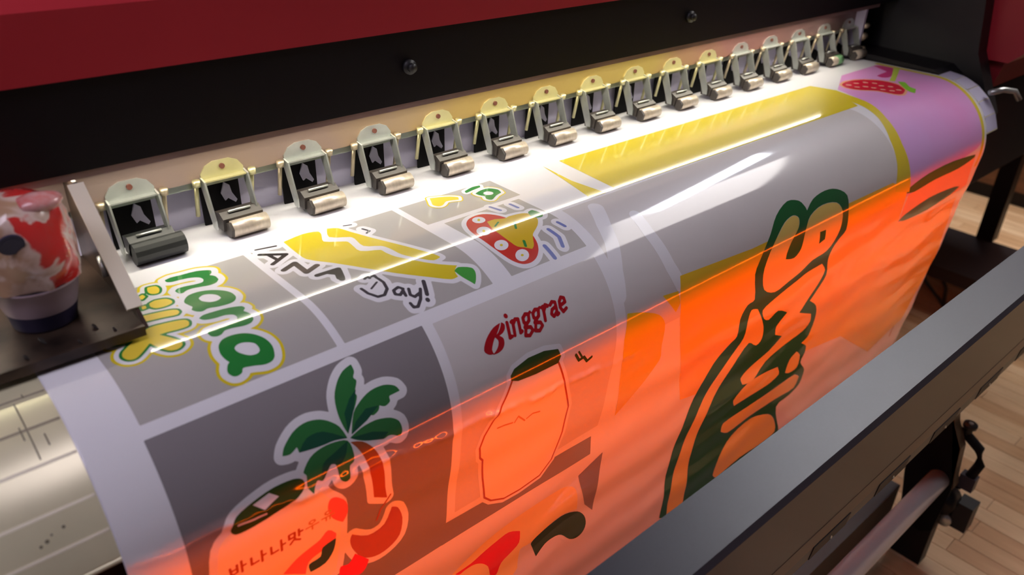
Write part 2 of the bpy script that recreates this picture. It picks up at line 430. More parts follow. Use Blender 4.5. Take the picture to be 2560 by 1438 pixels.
# printed artwork: (name, ink, layer, grow mm, filled outlines, cut-outs, strokes) in mm across and along the sheet
ART = [
('printed_panel','grey',1,0,[[(-94,46),(60,46),(60,211),(-94,211)]],[],[]),
('printed_panel','grey',1,0,[[(67,46),(223,46),(223,211),(67,211)]],[],[]),
('printed_panel','grey',1,0,[[(231,46),(356,46),(356,98),(231,98)]],[],[]),
('printed_panel','grey',1,0,[[(246,105),(347,105),(347,211),(246,211)]],[],[]),
('printed_panel','darkgrey',1,0,[[(-96,222),(136,222),(136,474),(-96,474)]],[],[]),
('printed_panel','palegrey',1,0,[[(146,224),(347,224),(347,436),(146,436)]],[],[]),
('printed_lettering_border','yellow',2,8,[[(-12.9,49.1),(-11.9,48.7),(-9.7,47.9),(-7.6,47.3),(-4.9,47.5),(-1.8,47.9),(1.2,48.3),(5.5,48.6),(10.3,48.9),(14.8,49.7),(18.6,51.3),(22.3,53.4),(24.7,55.5),(25,56.7),(24.6,58.6),(24,60.4),(22.8,61.9),(21.3,63.3),(20.6,63.9),(21.3,64.7),(22.7,66.6),(23.7,68.8),(23.8,71.4),(23.6,74.4),(23.4,75.9),(22.7,76.8),(21.1,78.7),(19.6,80.1),(17.7,80.8),(15.6,81.1),(13.6,81.1),(11.4,80.7),(9.1,80),(6.9,79.3),(4.7,78.6),(2.5,78),(0.3,77.5),(-1.5,77.3),(-3.4,77.4),(-5.2,77.7),(-6.8,78.5),(-8.4,79.6),(-9.8,80.2),(-11,79.7),(-11.9,78.6),(-12.7,77.4),(-13.1,75.7),(-13.2,73.7),(-13.3,72.8),(-12.7,72.1),(-11.4,70.7),(-10.1,69.8),(-8,69.6),(-5.5,69.8),(-3,70.1),(-0.2,70.8),(2.7,71.6),(5.3,72.1),(7.3,72.3),(9.3,72.4),(11,71.9),(11.9,71),(12.8,69.4),(13.3,67.7),(13.2,66),(12.8,64.1),(12.1,62.7),(10.6,61.1),(8.5,59.7),(6.4,58.6),(3.7,57.7),(0.7,57.1),(-2.1,56.6),(-4.5,56.3),(-7,56.1),(-9.1,55.8),(-10.5,55.3),(-11.8,54.5),(-12.7,53.5),(-13,52),(-12.9,50.1)],[(-13.4,92.5),(-11.9,90.4),(-10,88.3),(-8,86.8),(-5.4,85.9),(-2.4,85.6),(0.5,85.7),(3.7,86.4),(6.9,87.6),(10,89.2),(12.9,91.3),(15.7,93.8),(18,96.4),(19.6,98.6),(20.9,101.3),(21.9,104.1),(22.3,107),(22.3,110.3),(21.9,113.2),(20.8,115.5),(19.4,117.5),(17.8,118.9),(15.9,119.8),(13.7,120.3),(11.6,120.4),(8.9,120.2),(6,119.7),(3.2,119.1),(0.8,118.2),(-1.5,117.2),(-3.7,116.7),(-5.4,117.1),(-7.2,118),(-8.9,118.4),(-10.4,117.9),(-11.8,116.8),(-12.9,115.6),(-13.8,113.8),(-14.5,111.8),(-14.8,110.8),(-14.2,109.7),(-12.9,107.7),(-12.2,106.6),(-12.4,105.8),(-13,104),(-13.5,102.3),(-14,100.5),(-14.5,98.6),(-14.8,96.9),(-14.6,95.4),(-14.1,93.8)],[(-15.6,127),(-14.8,126.3),(-13,125.1),(-11.3,124.2),(-9,124),(-6.2,124),(-3.5,124.3),(0.4,124.6),(4.9,125.1),(9.1,126),(12.8,127.2),(16.3,128.7),(18.9,130.2),(19.5,131.7),(19.7,133.6),(19.8,134.6),(18.9,135.6),(17.3,137.4),(16.4,138.3),(17,139.6),(18.2,142.5),(18.9,145.6),(18.8,148.3),(18.3,151.3),(17.6,153.8),(16.5,155.7),(15,157.2),(13.6,158.2),(11.6,158.8),(9.3,159),(7.1,158.9),(4.5,158.3),(1.9,157.5),(-0.7,156.8),(-3,156.4),(-5.3,156.2),(-7.4,156.3),(-8.7,157.2),(-10.1,158.5),(-11.4,159.5),(-12.9,160),(-14.4,160.2),(-15.9,160),(-17.1,159.3),(-18.3,158.3),(-19.1,157),(-19.4,155.1),(-19.4,152.9),(-19.4,151.8),(-18.8,151),(-17.5,149.6),(-16.3,148.5),(-14.3,148.1),(-11.9,148),(-9.6,148),(-6.9,148.2),(-4.1,148.5),(-1.3,148.8),(1.2,148.9),(3.8,149),(5.8,148.5),(7,147.3),(8,145.4),(8.6,143.5),(8.7,141.7),(8.4,140),(7.8,138.7),(6.3,137.3),(4.3,136.1),(2.2,135.2),(-0.4,134.9),(-3.4,134.8),(-6.3,134.5),(-9,133.8),(-11.6,132.8),(-13.6,131.6),(-14.6,130),(-15.3,128)],[(-19.2,170.9),(-17.7,168.8),(-15.8,167),(-13.9,165.7),(-11.4,164.9),(-8.7,164.6),(-6.1,164.6),(-3.3,165),(-0.4,165.8),(2.3,166.9),(4.7,168.5),(7,170.3),(9.1,172.5),(10.9,175),(12.5,177.7),(13.8,180.5),(14.6,183.5),(15.1,186.7),(15.1,189.8),(14.5,192.9),(13.5,196),(12.4,198.5),(11.4,200),(10.1,201.2),(8.7,202.1),(6.8,202.6),(4.5,202.8),(2.4,202.7),(-0.5,202),(-3.6,200.9),(-6.6,200),(-9,199.4),(-11.5,198.8),(-13.5,198.8),(-14.3,199.5),(-14.8,200.8),(-15.5,201.9),(-16.8,202.6),(-18.4,203.1),(-19.9,203.3),(-21.1,203.1),(-22.3,202.6),(-23.2,201.7),(-24,200.5),(-24.7,199),(-24.8,197.4),(-24.2,195.3),(-23,193.1),(-21.9,191.4),(-21,190.6),(-20,190),(-19.5,189.8),(-19.9,189),(-20.7,187),(-21.3,184.9),(-21.6,183),(-21.8,180.9),(-21.7,178.7),(-21.2,176.2),(-20.4,173.4)],[(-80,120.4),(-78,120.9),(-73.5,122),(-69.2,122.7),(-65.9,122.6),(-62.5,122.1),(-59.2,121.3),(-56.5,119.7),(-53.7,117.6),(-51,116.3),(-47.5,116.1),(-43.7,116.6),(-39.9,117.3),(-36.1,118.1),(-32.4,119),(-29.3,119.9),(-27.5,120.7),(-25.8,121.6),(-24.5,122.8),(-24,124),(-23.7,125.7),(-23.8,127.4),(-24.4,129.3),(-25.3,131.2),(-26.3,132.4),(-28.2,133),(-30.6,133.1),(-32.8,133),(-35.8,132.6),(-39.1,131.9),(-42.1,131.4),(-44.7,131.2),(-47.3,131.1),(-48.4,131),(-47.3,133.1),(-44.9,137.4),(-42.7,141.4),(-41.5,144.2),(-40.3,147.1),(-39.6,149.7),(-39.4,151.6),(-39.6,153.6),(-40.2,155.4),(-41.5,156.8),(-43.2,158),(-44.8,158.6),(-46.7,158.6),(-48.7,158.1),(-50.5,157),(-52.2,154.9),(-53.8,152.1),(-55.2,149),(-56.6,144.8),(-57.8,140.3),(-58.3,138.2),(-59.7,139.6),(-62.7,142.8),(-65.7,145.8),(-68.4,148.3),(-71,150.6),(-73.3,152),(-75.1,152.2),(-76.8,151.7),(-78.1,150.7),(-79.1,149.1),(-79.9,146.8),(-80.2,144.7),(-80,142.7),(-79.4,140.6),(-78.6,138.9),(-77,136.8),(-74.8,134.8),(-72.7,132.8),(-70.1,130.5),(-67.3,128.2),(-66.1,127.1),(-67.7,127.1),(-71.2,127),(-74.5,126.8),(-77,126),(-79.5,125),(-80.6,124.5),(-80.4,123.4),(-80.2,121.5)],[(-49.2,95.5),(-47.3,95.9),(-43.2,96.7),(-39.1,97.5),(-35.3,98.4),(-31.5,99.3),(-28.3,100.3),(-26.5,101.2),(-24.8,102.4),(-23.6,103.7),(-23.4,105.2),(-23.5,107),(-23.6,108),(-24.2,108.7),(-25.4,110.1),(-26.5,110.9),(-29.1,110.5),(-32.4,109.5),(-35.7,108.5),(-39.1,107.8),(-42.6,107.1),(-45.8,106.5),(-48.6,105.9),(-51.3,105.3),(-52.6,105),(-51.7,102.6),(-50.1,98)],[(-37.2,79.8),(-36.1,79.3),(-33.8,78.2),(-31.7,77.7),(-29.1,78.2),(-26.3,79.2),(-24.1,80.5),(-22.9,82),(-21.9,84.1),(-21.4,86),(-21.5,87.5),(-22,89.3),(-22.7,90.5),(-24.4,91.4),(-26.5,92),(-28.6,92.2),(-31,92.1),(-33.6,91.6),(-35.7,90.7),(-36.9,89.3),(-37.8,87.4),(-38.4,85.4),(-38.1,83.3),(-37.5,81)],[(-28.9,52.7),(-27.6,52.8),(-25,53.2),(-22.8,54.2),(-22,55.9),(-21.7,58.4),(-21.8,60.8),(-22.6,63.3),(-23.8,65.8),(-25.1,67.3),(-26.7,67.5),(-28.5,66.9),(-29.8,65.8),(-30.6,64.3),(-31.1,62.3),(-31.2,60.1),(-30.6,57.3),(-29.5,54.2)],[(-40.4,64),(-36.2,61.8),(-35.4,66.9),(-39.3,70.4),(-41.3,67.7)],[(-43.9,80.9),(-40.6,81),(-41.5,86),(-45,86.4)]],[],[]),
('printed_lettering_border','white',3,5.6,[[(-12.9,49.1),(-11.9,48.7),(-9.7,47.9),(-7.6,47.3),(-4.9,47.5),(-1.8,47.9),(1.2,48.3),(5.5,48.6),(10.3,48.9),(14.8,49.7),(18.6,51.3),(22.3,53.4),(24.7,55.5),(25,56.7),(24.6,58.6),(24,60.4),(22.8,61.9),(21.3,63.3),(20.6,63.9),(21.3,64.7),(22.7,66.6),(23.7,68.8),(23.8,71.4),(23.6,74.4),(23.4,75.9),(22.7,76.8),(21.1,78.7),(19.6,80.1),(17.7,80.8),(15.6,81.1),(13.6,81.1),(11.4,80.7),(9.1,80),(6.9,79.3),(4.7,78.6),(2.5,78),(0.3,77.5),(-1.5,77.3),(-3.4,77.4),(-5.2,77.7),(-6.8,78.5),(-8.4,79.6),(-9.8,80.2),(-11,79.7),(-11.9,78.6),(-12.7,77.4),(-13.1,75.7),(-13.2,73.7),(-13.3,72.8),(-12.7,72.1),(-11.4,70.7),(-10.1,69.8),(-8,69.6),(-5.5,69.8),(-3,70.1),(-0.2,70.8),(2.7,71.6),(5.3,72.1),(7.3,72.3),(9.3,72.4),(11,71.9),(11.9,71),(12.8,69.4),(13.3,67.7),(13.2,66),(12.8,64.1),(12.1,62.7),(10.6,61.1),(8.5,59.7),(6.4,58.6),(3.7,57.7),(0.7,57.1),(-2.1,56.6),(-4.5,56.3),(-7,56.1),(-9.1,55.8),(-10.5,55.3),(-11.8,54.5),(-12.7,53.5),(-13,52),(-12.9,50.1)],[(-13.4,92.5),(-11.9,90.4),(-10,88.3),(-8,86.8),(-5.4,85.9),(-2.4,85.6),(0.5,85.7),(3.7,86.4),(6.9,87.6),(10,89.2),(12.9,91.3),(15.7,93.8),(18,96.4),(19.6,98.6),(20.9,101.3),(21.9,104.1),(22.3,107),(22.3,110.3),(21.9,113.2),(20.8,115.5),(19.4,117.5),(17.8,118.9),(15.9,119.8),(13.7,120.3),(11.6,120.4),(8.9,120.2),(6,119.7),(3.2,119.1),(0.8,118.2),(-1.5,117.2),(-3.7,116.7),(-5.4,117.1),(-7.2,118),(-8.9,118.4),(-10.4,117.9),(-11.8,116.8),(-12.9,115.6),(-13.8,113.8),(-14.5,111.8),(-14.8,110.8),(-14.2,109.7),(-12.9,107.7),(-12.2,106.6),(-12.4,105.8),(-13,104),(-13.5,102.3),(-14,100.5),(-14.5,98.6),(-14.8,96.9),(-14.6,95.4),(-14.1,93.8)],[(-15.6,127),(-14.8,126.3),(-13,125.1),(-11.3,124.2),(-9,124),(-6.2,124),(-3.5,124.3),(0.4,124.6),(4.9,125.1),(9.1,126),(12.8,127.2),(16.3,128.7),(18.9,130.2),(19.5,131.7),(19.7,133.6),(19.8,134.6),(18.9,135.6),(17.3,137.4),(16.4,138.3),(17,139.6),(18.2,142.5),(18.9,145.6),(18.8,148.3),(18.3,151.3),(17.6,153.8),(16.5,155.7),(15,157.2),(13.6,158.2),(11.6,158.8),(9.3,159),(7.1,158.9),(4.5,158.3),(1.9,157.5),(-0.7,156.8),(-3,156.4),(-5.3,156.2),(-7.4,156.3),(-8.7,157.2),(-10.1,158.5),(-11.4,159.5),(-12.9,160),(-14.4,160.2),(-15.9,160),(-17.1,159.3),(-18.3,158.3),(-19.1,157),(-19.4,155.1),(-19.4,152.9),(-19.4,151.8),(-18.8,151),(-17.5,149.6),(-16.3,148.5),(-14.3,148.1),(-11.9,148),(-9.6,148),(-6.9,148.2),(-4.1,148.5),(-1.3,148.8),(1.2,148.9),(3.8,149),(5.8,148.5),(7,147.3),(8,145.4),(8.6,143.5),(8.7,141.7),(8.4,140),(7.8,138.7),(6.3,137.3),(4.3,136.1),(2.2,135.2),(-0.4,134.9),(-3.4,134.8),(-6.3,134.5),(-9,133.8),(-11.6,132.8),(-13.6,131.6),(-14.6,130),(-15.3,128)],[(-19.2,170.9),(-17.7,168.8),(-15.8,167),(-13.9,165.7),(-11.4,164.9),(-8.7,164.6),(-6.1,164.6),(-3.3,165),(-0.4,165.8),(2.3,166.9),(4.7,168.5),(7,170.3),(9.1,172.5),(10.9,175),(12.5,177.7),(13.8,180.5),(14.6,183.5),(15.1,186.7),(15.1,189.8),(14.5,192.9),(13.5,196),(12.4,198.5),(11.4,200),(10.1,201.2),(8.7,202.1),(6.8,202.6),(4.5,202.8),(2.4,202.7),(-0.5,202),(-3.6,200.9),(-6.6,200),(-9,199.4),(-11.5,198.8),(-13.5,198.8),(-14.3,199.5),(-14.8,200.8),(-15.5,201.9),(-16.8,202.6),(-18.4,203.1),(-19.9,203.3),(-21.1,203.1),(-22.3,202.6),(-23.2,201.7),(-24,200.5),(-24.7,199),(-24.8,197.4),(-24.2,195.3),(-23,193.1),(-21.9,191.4),(-21,190.6),(-20,190),(-19.5,189.8),(-19.9,189),(-20.7,187),(-21.3,184.9),(-21.6,183),(-21.8,180.9),(-21.7,178.7),(-21.2,176.2),(-20.4,173.4)],[(-80,120.4),(-78,120.9),(-73.5,122),(-69.2,122.7),(-65.9,122.6),(-62.5,122.1),(-59.2,121.3),(-56.5,119.7),(-53.7,117.6),(-51,116.3),(-47.5,116.1),(-43.7,116.6),(-39.9,117.3),(-36.1,118.1),(-32.4,119),(-29.3,119.9),(-27.5,120.7),(-25.8,121.6),(-24.5,122.8),(-24,124),(-23.7,125.7),(-23.8,127.4),(-24.4,129.3),(-25.3,131.2),(-26.3,132.4),(-28.2,133),(-30.6,133.1),(-32.8,133),(-35.8,132.6),(-39.1,131.9),(-42.1,131.4),(-44.7,131.2),(-47.3,131.1),(-48.4,131),(-47.3,133.1),(-44.9,137.4),(-42.7,141.4),(-41.5,144.2),(-40.3,147.1),(-39.6,149.7),(-39.4,151.6),(-39.6,153.6),(-40.2,155.4),(-41.5,156.8),(-43.2,158),(-44.8,158.6),(-46.7,158.6),(-48.7,158.1),(-50.5,157),(-52.2,154.9),(-53.8,152.1),(-55.2,149),(-56.6,144.8),(-57.8,140.3),(-58.3,138.2),(-59.7,139.6),(-62.7,142.8),(-65.7,145.8),(-68.4,148.3),(-71,150.6),(-73.3,152),(-75.1,152.2),(-76.8,151.7),(-78.1,150.7),(-79.1,149.1),(-79.9,146.8),(-80.2,144.7),(-80,142.7),(-79.4,140.6),(-78.6,138.9),(-77,136.8),(-74.8,134.8),(-72.7,132.8),(-70.1,130.5),(-67.3,128.2),(-66.1,127.1),(-67.7,127.1),(-71.2,127),(-74.5,126.8),(-77,126),(-79.5,125),(-80.6,124.5),(-80.4,123.4),(-80.2,121.5)],[(-49.2,95.5),(-47.3,95.9),(-43.2,96.7),(-39.1,97.5),(-35.3,98.4),(-31.5,99.3),(-28.3,100.3),(-26.5,101.2),(-24.8,102.4),(-23.6,103.7),(-23.4,105.2),(-23.5,107),(-23.6,108),(-24.2,108.7),(-25.4,110.1),(-26.5,110.9),(-29.1,110.5),(-32.4,109.5),(-35.7,108.5),(-39.1,107.8),(-42.6,107.1),(-45.8,106.5),(-48.6,105.9),(-51.3,105.3),(-52.6,105),(-51.7,102.6),(-50.1,98)],[(-37.2,79.8),(-36.1,79.3),(-33.8,78.2),(-31.7,77.7),(-29.1,78.2),(-26.3,79.2),(-24.1,80.5),(-22.9,82),(-21.9,84.1),(-21.4,86),(-21.5,87.5),(-22,89.3),(-22.7,90.5),(-24.4,91.4),(-26.5,92),(-28.6,92.2),(-31,92.1),(-33.6,91.6),(-35.7,90.7),(-36.9,89.3),(-37.8,87.4),(-38.4,85.4),(-38.1,83.3),(-37.5,81)],[(-28.9,52.7),(-27.6,52.8),(-25,53.2),(-22.8,54.2),(-22,55.9),(-21.7,58.4),(-21.8,60.8),(-22.6,63.3),(-23.8,65.8),(-25.1,67.3),(-26.7,67.5),(-28.5,66.9),(-29.8,65.8),(-30.6,64.3),(-31.1,62.3),(-31.2,60.1),(-30.6,57.3),(-29.5,54.2)],[(-40.4,64),(-36.2,61.8),(-35.4,66.9),(-39.3,70.4),(-41.3,67.7)],[(-43.9,80.9),(-40.6,81),(-41.5,86),(-45,86.4)]],[],[]),
('printed_letter','green',4,0,[[(-12.9,49.1),(-11.9,48.7),(-9.7,47.9),(-7.6,47.3),(-4.9,47.5),(-1.8,47.9),(1.2,48.3),(5.5,48.6),(10.3,48.9),(14.8,49.7),(18.6,51.3),(22.3,53.4),(24.7,55.5),(25,56.7),(24.6,58.6),(24,60.4),(22.8,61.9),(21.3,63.3),(20.6,63.9),(21.3,64.7),(22.7,66.6),(23.7,68.8),(23.8,71.4),(23.6,74.4),(23.4,75.9),(22.7,76.8),(21.1,78.7),(19.6,80.1),(17.7,80.8),(15.6,81.1),(13.6,81.1),(11.4,80.7),(9.1,80),(6.9,79.3),(4.7,78.6),(2.5,78),(0.3,77.5),(-1.5,77.3),(-3.4,77.4),(-5.2,77.7),(-6.8,78.5),(-8.4,79.6),(-9.8,80.2),(-11,79.7),(-11.9,78.6),(-12.7,77.4),(-13.1,75.7),(-13.2,73.7),(-13.3,72.8),(-12.7,72.1),(-11.4,70.7),(-10.1,69.8),(-8,69.6),(-5.5,69.8),(-3,70.1),(-0.2,70.8),(2.7,71.6),(5.3,72.1),(7.3,72.3),(9.3,72.4),(11,71.9),(11.9,71),(12.8,69.4),(13.3,67.7),(13.2,66),(12.8,64.1),(12.1,62.7),(10.6,61.1),(8.5,59.7),(6.4,58.6),(3.7,57.7),(0.7,57.1),(-2.1,56.6),(-4.5,56.3),(-7,56.1),(-9.1,55.8),(-10.5,55.3),(-11.8,54.5),(-12.7,53.5),(-13,52),(-12.9,50.1)],[(-13.4,92.5),(-11.9,90.4),(-10,88.3),(-8,86.8),(-5.4,85.9),(-2.4,85.6),(0.5,85.7),(3.7,86.4),(6.9,87.6),(10,89.2),(12.9,91.3),(15.7,93.8),(18,96.4),(19.6,98.6),(20.9,101.3),(21.9,104.1),(22.3,107),(22.3,110.3),(21.9,113.2),(20.8,115.5),(19.4,117.5),(17.8,118.9),(15.9,119.8),(13.7,120.3),(11.6,120.4),(8.9,120.2),(6,119.7),(3.2,119.1),(0.8,118.2),(-1.5,117.2),(-3.7,116.7),(-5.4,117.1),(-7.2,118),(-8.9,118.4),(-10.4,117.9),(-11.8,116.8),(-12.9,115.6),(-13.8,113.8),(-14.5,111.8),(-14.8,110.8),(-14.2,109.7),(-12.9,107.7),(-12.2,106.6),(-12.4,105.8),(-13,104),(-13.5,102.3),(-14,100.5),(-14.5,98.6),(-14.8,96.9),(-14.6,95.4),(-14.1,93.8)],[(-15.6,127),(-14.8,126.3),(-13,125.1),(-11.3,124.2),(-9,124),(-6.2,124),(-3.5,124.3),(0.4,124.6),(4.9,125.1),(9.1,126),(12.8,127.2),(16.3,128.7),(18.9,130.2),(19.5,131.7),(19.7,133.6),(19.8,134.6),(18.9,135.6),(17.3,137.4),(16.4,138.3),(17,139.6),(18.2,142.5),(18.9,145.6),(18.8,148.3),(18.3,151.3),(17.6,153.8),(16.5,155.7),(15,157.2),(13.6,158.2),(11.6,158.8),(9.3,159),(7.1,158.9),(4.5,158.3),(1.9,157.5),(-0.7,156.8),(-3,156.4),(-5.3,156.2),(-7.4,156.3),(-8.7,157.2),(-10.1,158.5),(-11.4,159.5),(-12.9,160),(-14.4,160.2),(-15.9,160),(-17.1,159.3),(-18.3,158.3),(-19.1,157),(-19.4,155.1),(-19.4,152.9),(-19.4,151.8),(-18.8,151),(-17.5,149.6),(-16.3,148.5),(-14.3,148.1),(-11.9,148),(-9.6,148),(-6.9,148.2),(-4.1,148.5),(-1.3,148.8),(1.2,148.9),(3.8,149),(5.8,148.5),(7,147.3),(8,145.4),(8.6,143.5),(8.7,141.7),(8.4,140),(7.8,138.7),(6.3,137.3),(4.3,136.1),(2.2,135.2),(-0.4,134.9),(-3.4,134.8),(-6.3,134.5),(-9,133.8),(-11.6,132.8),(-13.6,131.6),(-14.6,130),(-15.3,128)],[(-19.2,170.9),(-17.7,168.8),(-15.8,167),(-13.9,165.7),(-11.4,164.9),(-8.7,164.6),(-6.1,164.6),(-3.3,165),(-0.4,165.8),(2.3,166.9),(4.7,168.5),(7,170.3),(9.1,172.5),(10.9,175),(12.5,177.7),(13.8,180.5),(14.6,183.5),(15.1,186.7),(15.1,189.8),(14.5,192.9),(13.5,196),(12.4,198.5),(11.4,200),(10.1,201.2),(8.7,202.1),(6.8,202.6),(4.5,202.8),(2.4,202.7),(-0.5,202),(-3.6,200.9),(-6.6,200),(-9,199.4),(-11.5,198.8),(-13.5,198.8),(-14.3,199.5),(-14.8,200.8),(-15.5,201.9),(-16.8,202.6),(-18.4,203.1),(-19.9,203.3),(-21.1,203.1),(-22.3,202.6),(-23.2,201.7),(-24,200.5),(-24.7,199),(-24.8,197.4),(-24.2,195.3),(-23,193.1),(-21.9,191.4),(-21,190.6),(-20,190),(-19.5,189.8),(-19.9,189),(-20.7,187),(-21.3,184.9),(-21.6,183),(-21.8,180.9),(-21.7,178.7),(-21.2,176.2),(-20.4,173.4)]],[[(-3.1,96.4),(-2.1,95.7),(-0.2,94.3),(1.8,93.6),(3.6,93.8),(5.5,94.5),(7.2,95.7),(8.8,97.2),(10.2,99.2),(11.2,101.2),(11.6,103.4),(11.7,106),(11.7,107.2),(10.9,107.8),(9.2,108.8),(7.5,109.4),(5.7,109.4),(3.6,109),(1.8,108.1),(0,106.4),(-1.6,104.3),(-2.8,102.2),(-3.1,100.1),(-3.1,97.6)],[(-10,178.3),(-8.9,177.4),(-7.3,176.6),(-5.7,176.2),(-3.8,176.3),(-1.6,176.8),(0.4,177.7),(2.2,178.9),(3.9,180.4),(5.1,182.1),(5.5,184.4),(5.5,186.8),(5.1,188.8),(4.4,190),(3.3,190.8),(2.1,191.3),(0.4,191.4),(-1.6,191.1),(-3.5,190.5),(-5.4,189.2),(-7.3,187.4),(-8.7,185.7),(-9.6,184.5),(-10.2,183.1),(-10.6,181.7),(-10.7,180.6),(-10.5,179.3)]],[]),
('printed_lettering_border','green',4,2.2,[[(-80,120.4),(-78,120.9),(-73.5,122),(-69.2,122.7),(-65.9,122.6),(-62.5,122.1),(-59.2,121.3),(-56.5,119.7),(-53.7,117.6),(-51,116.3),(-47.5,116.1),(-43.7,116.6),(-39.9,117.3),(-36.1,118.1),(-32.4,119),(-29.3,119.9),(-27.5,120.7),(-25.8,121.6),(-24.5,122.8),(-24,124),(-23.7,125.7),(-23.8,127.4),(-24.4,129.3),(-25.3,131.2),(-26.3,132.4),(-28.2,133),(-30.6,133.1),(-32.8,133),(-35.8,132.6),(-39.1,131.9),(-42.1,131.4),(-44.7,131.2),(-47.3,131.1),(-48.4,131),(-47.3,133.1),(-44.9,137.4),(-42.7,141.4),(-41.5,144.2),(-40.3,147.1),(-39.6,149.7),(-39.4,151.6),(-39.6,153.6),(-40.2,155.4),(-41.5,156.8),(-43.2,158),(-44.8,158.6),(-46.7,158.6),(-48.7,158.1),(-50.5,157),(-52.2,154.9),(-53.8,152.1),(-55.2,149),(-56.6,144.8),(-57.8,140.3),(-58.3,138.2),(-59.7,139.6),(-62.7,142.8),(-65.7,145.8),(-68.4,148.3),(-71,150.6),(-73.3,152),(-75.1,152.2),(-76.8,151.7),(-78.1,150.7),(-79.1,149.1),(-79.9,146.8),(-80.2,144.7),(-80,142.7),(-79.4,140.6),(-78.6,138.9),(-77,136.8),(-74.8,134.8),(-72.7,132.8),(-70.1,130.5),(-67.3,128.2),(-66.1,127.1),(-67.7,127.1),(-71.2,127),(-74.5,126.8),(-77,126),(-79.5,125),(-80.6,124.5),(-80.4,123.4),(-80.2,121.5)],[(-49.2,95.5),(-47.3,95.9),(-43.2,96.7),(-39.1,97.5),(-35.3,98.4),(-31.5,99.3),(-28.3,100.3),(-26.5,101.2),(-24.8,102.4),(-23.6,103.7),(-23.4,105.2),(-23.5,107),(-23.6,108),(-24.2,108.7),(-25.4,110.1),(-26.5,110.9),(-29.1,110.5),(-32.4,109.5),(-35.7,108.5),(-39.1,107.8),(-42.6,107.1),(-45.8,106.5),(-48.6,105.9),(-51.3,105.3),(-52.6,105),(-51.7,102.6),(-50.1,98)],[(-37.2,79.8),(-36.1,79.3),(-33.8,78.2),(-31.7,77.7),(-29.1,78.2),(-26.3,79.2),(-24.1,80.5),(-22.9,82),(-21.9,84.1),(-21.4,86),(-21.5,87.5),(-22,89.3),(-22.7,90.5),(-24.4,91.4),(-26.5,92),(-28.6,92.2),(-31,92.1),(-33.6,91.6),(-35.7,90.7),(-36.9,89.3),(-37.8,87.4),(-38.4,85.4),(-38.1,83.3),(-37.5,81)],[(-28.9,52.7),(-27.6,52.8),(-25,53.2),(-22.8,54.2),(-22,55.9),(-21.7,58.4),(-21.8,60.8),(-22.6,63.3),(-23.8,65.8),(-25.1,67.3),(-26.7,67.5),(-28.5,66.9),(-29.8,65.8),(-30.6,64.3),(-31.1,62.3),(-31.2,60.1),(-30.6,57.3),(-29.5,54.2)],[(-40.4,64),(-36.2,61.8),(-35.4,66.9),(-39.3,70.4),(-41.3,67.7)],[(-43.9,80.9),(-40.6,81),(-41.5,86),(-45,86.4)]],[],[]),
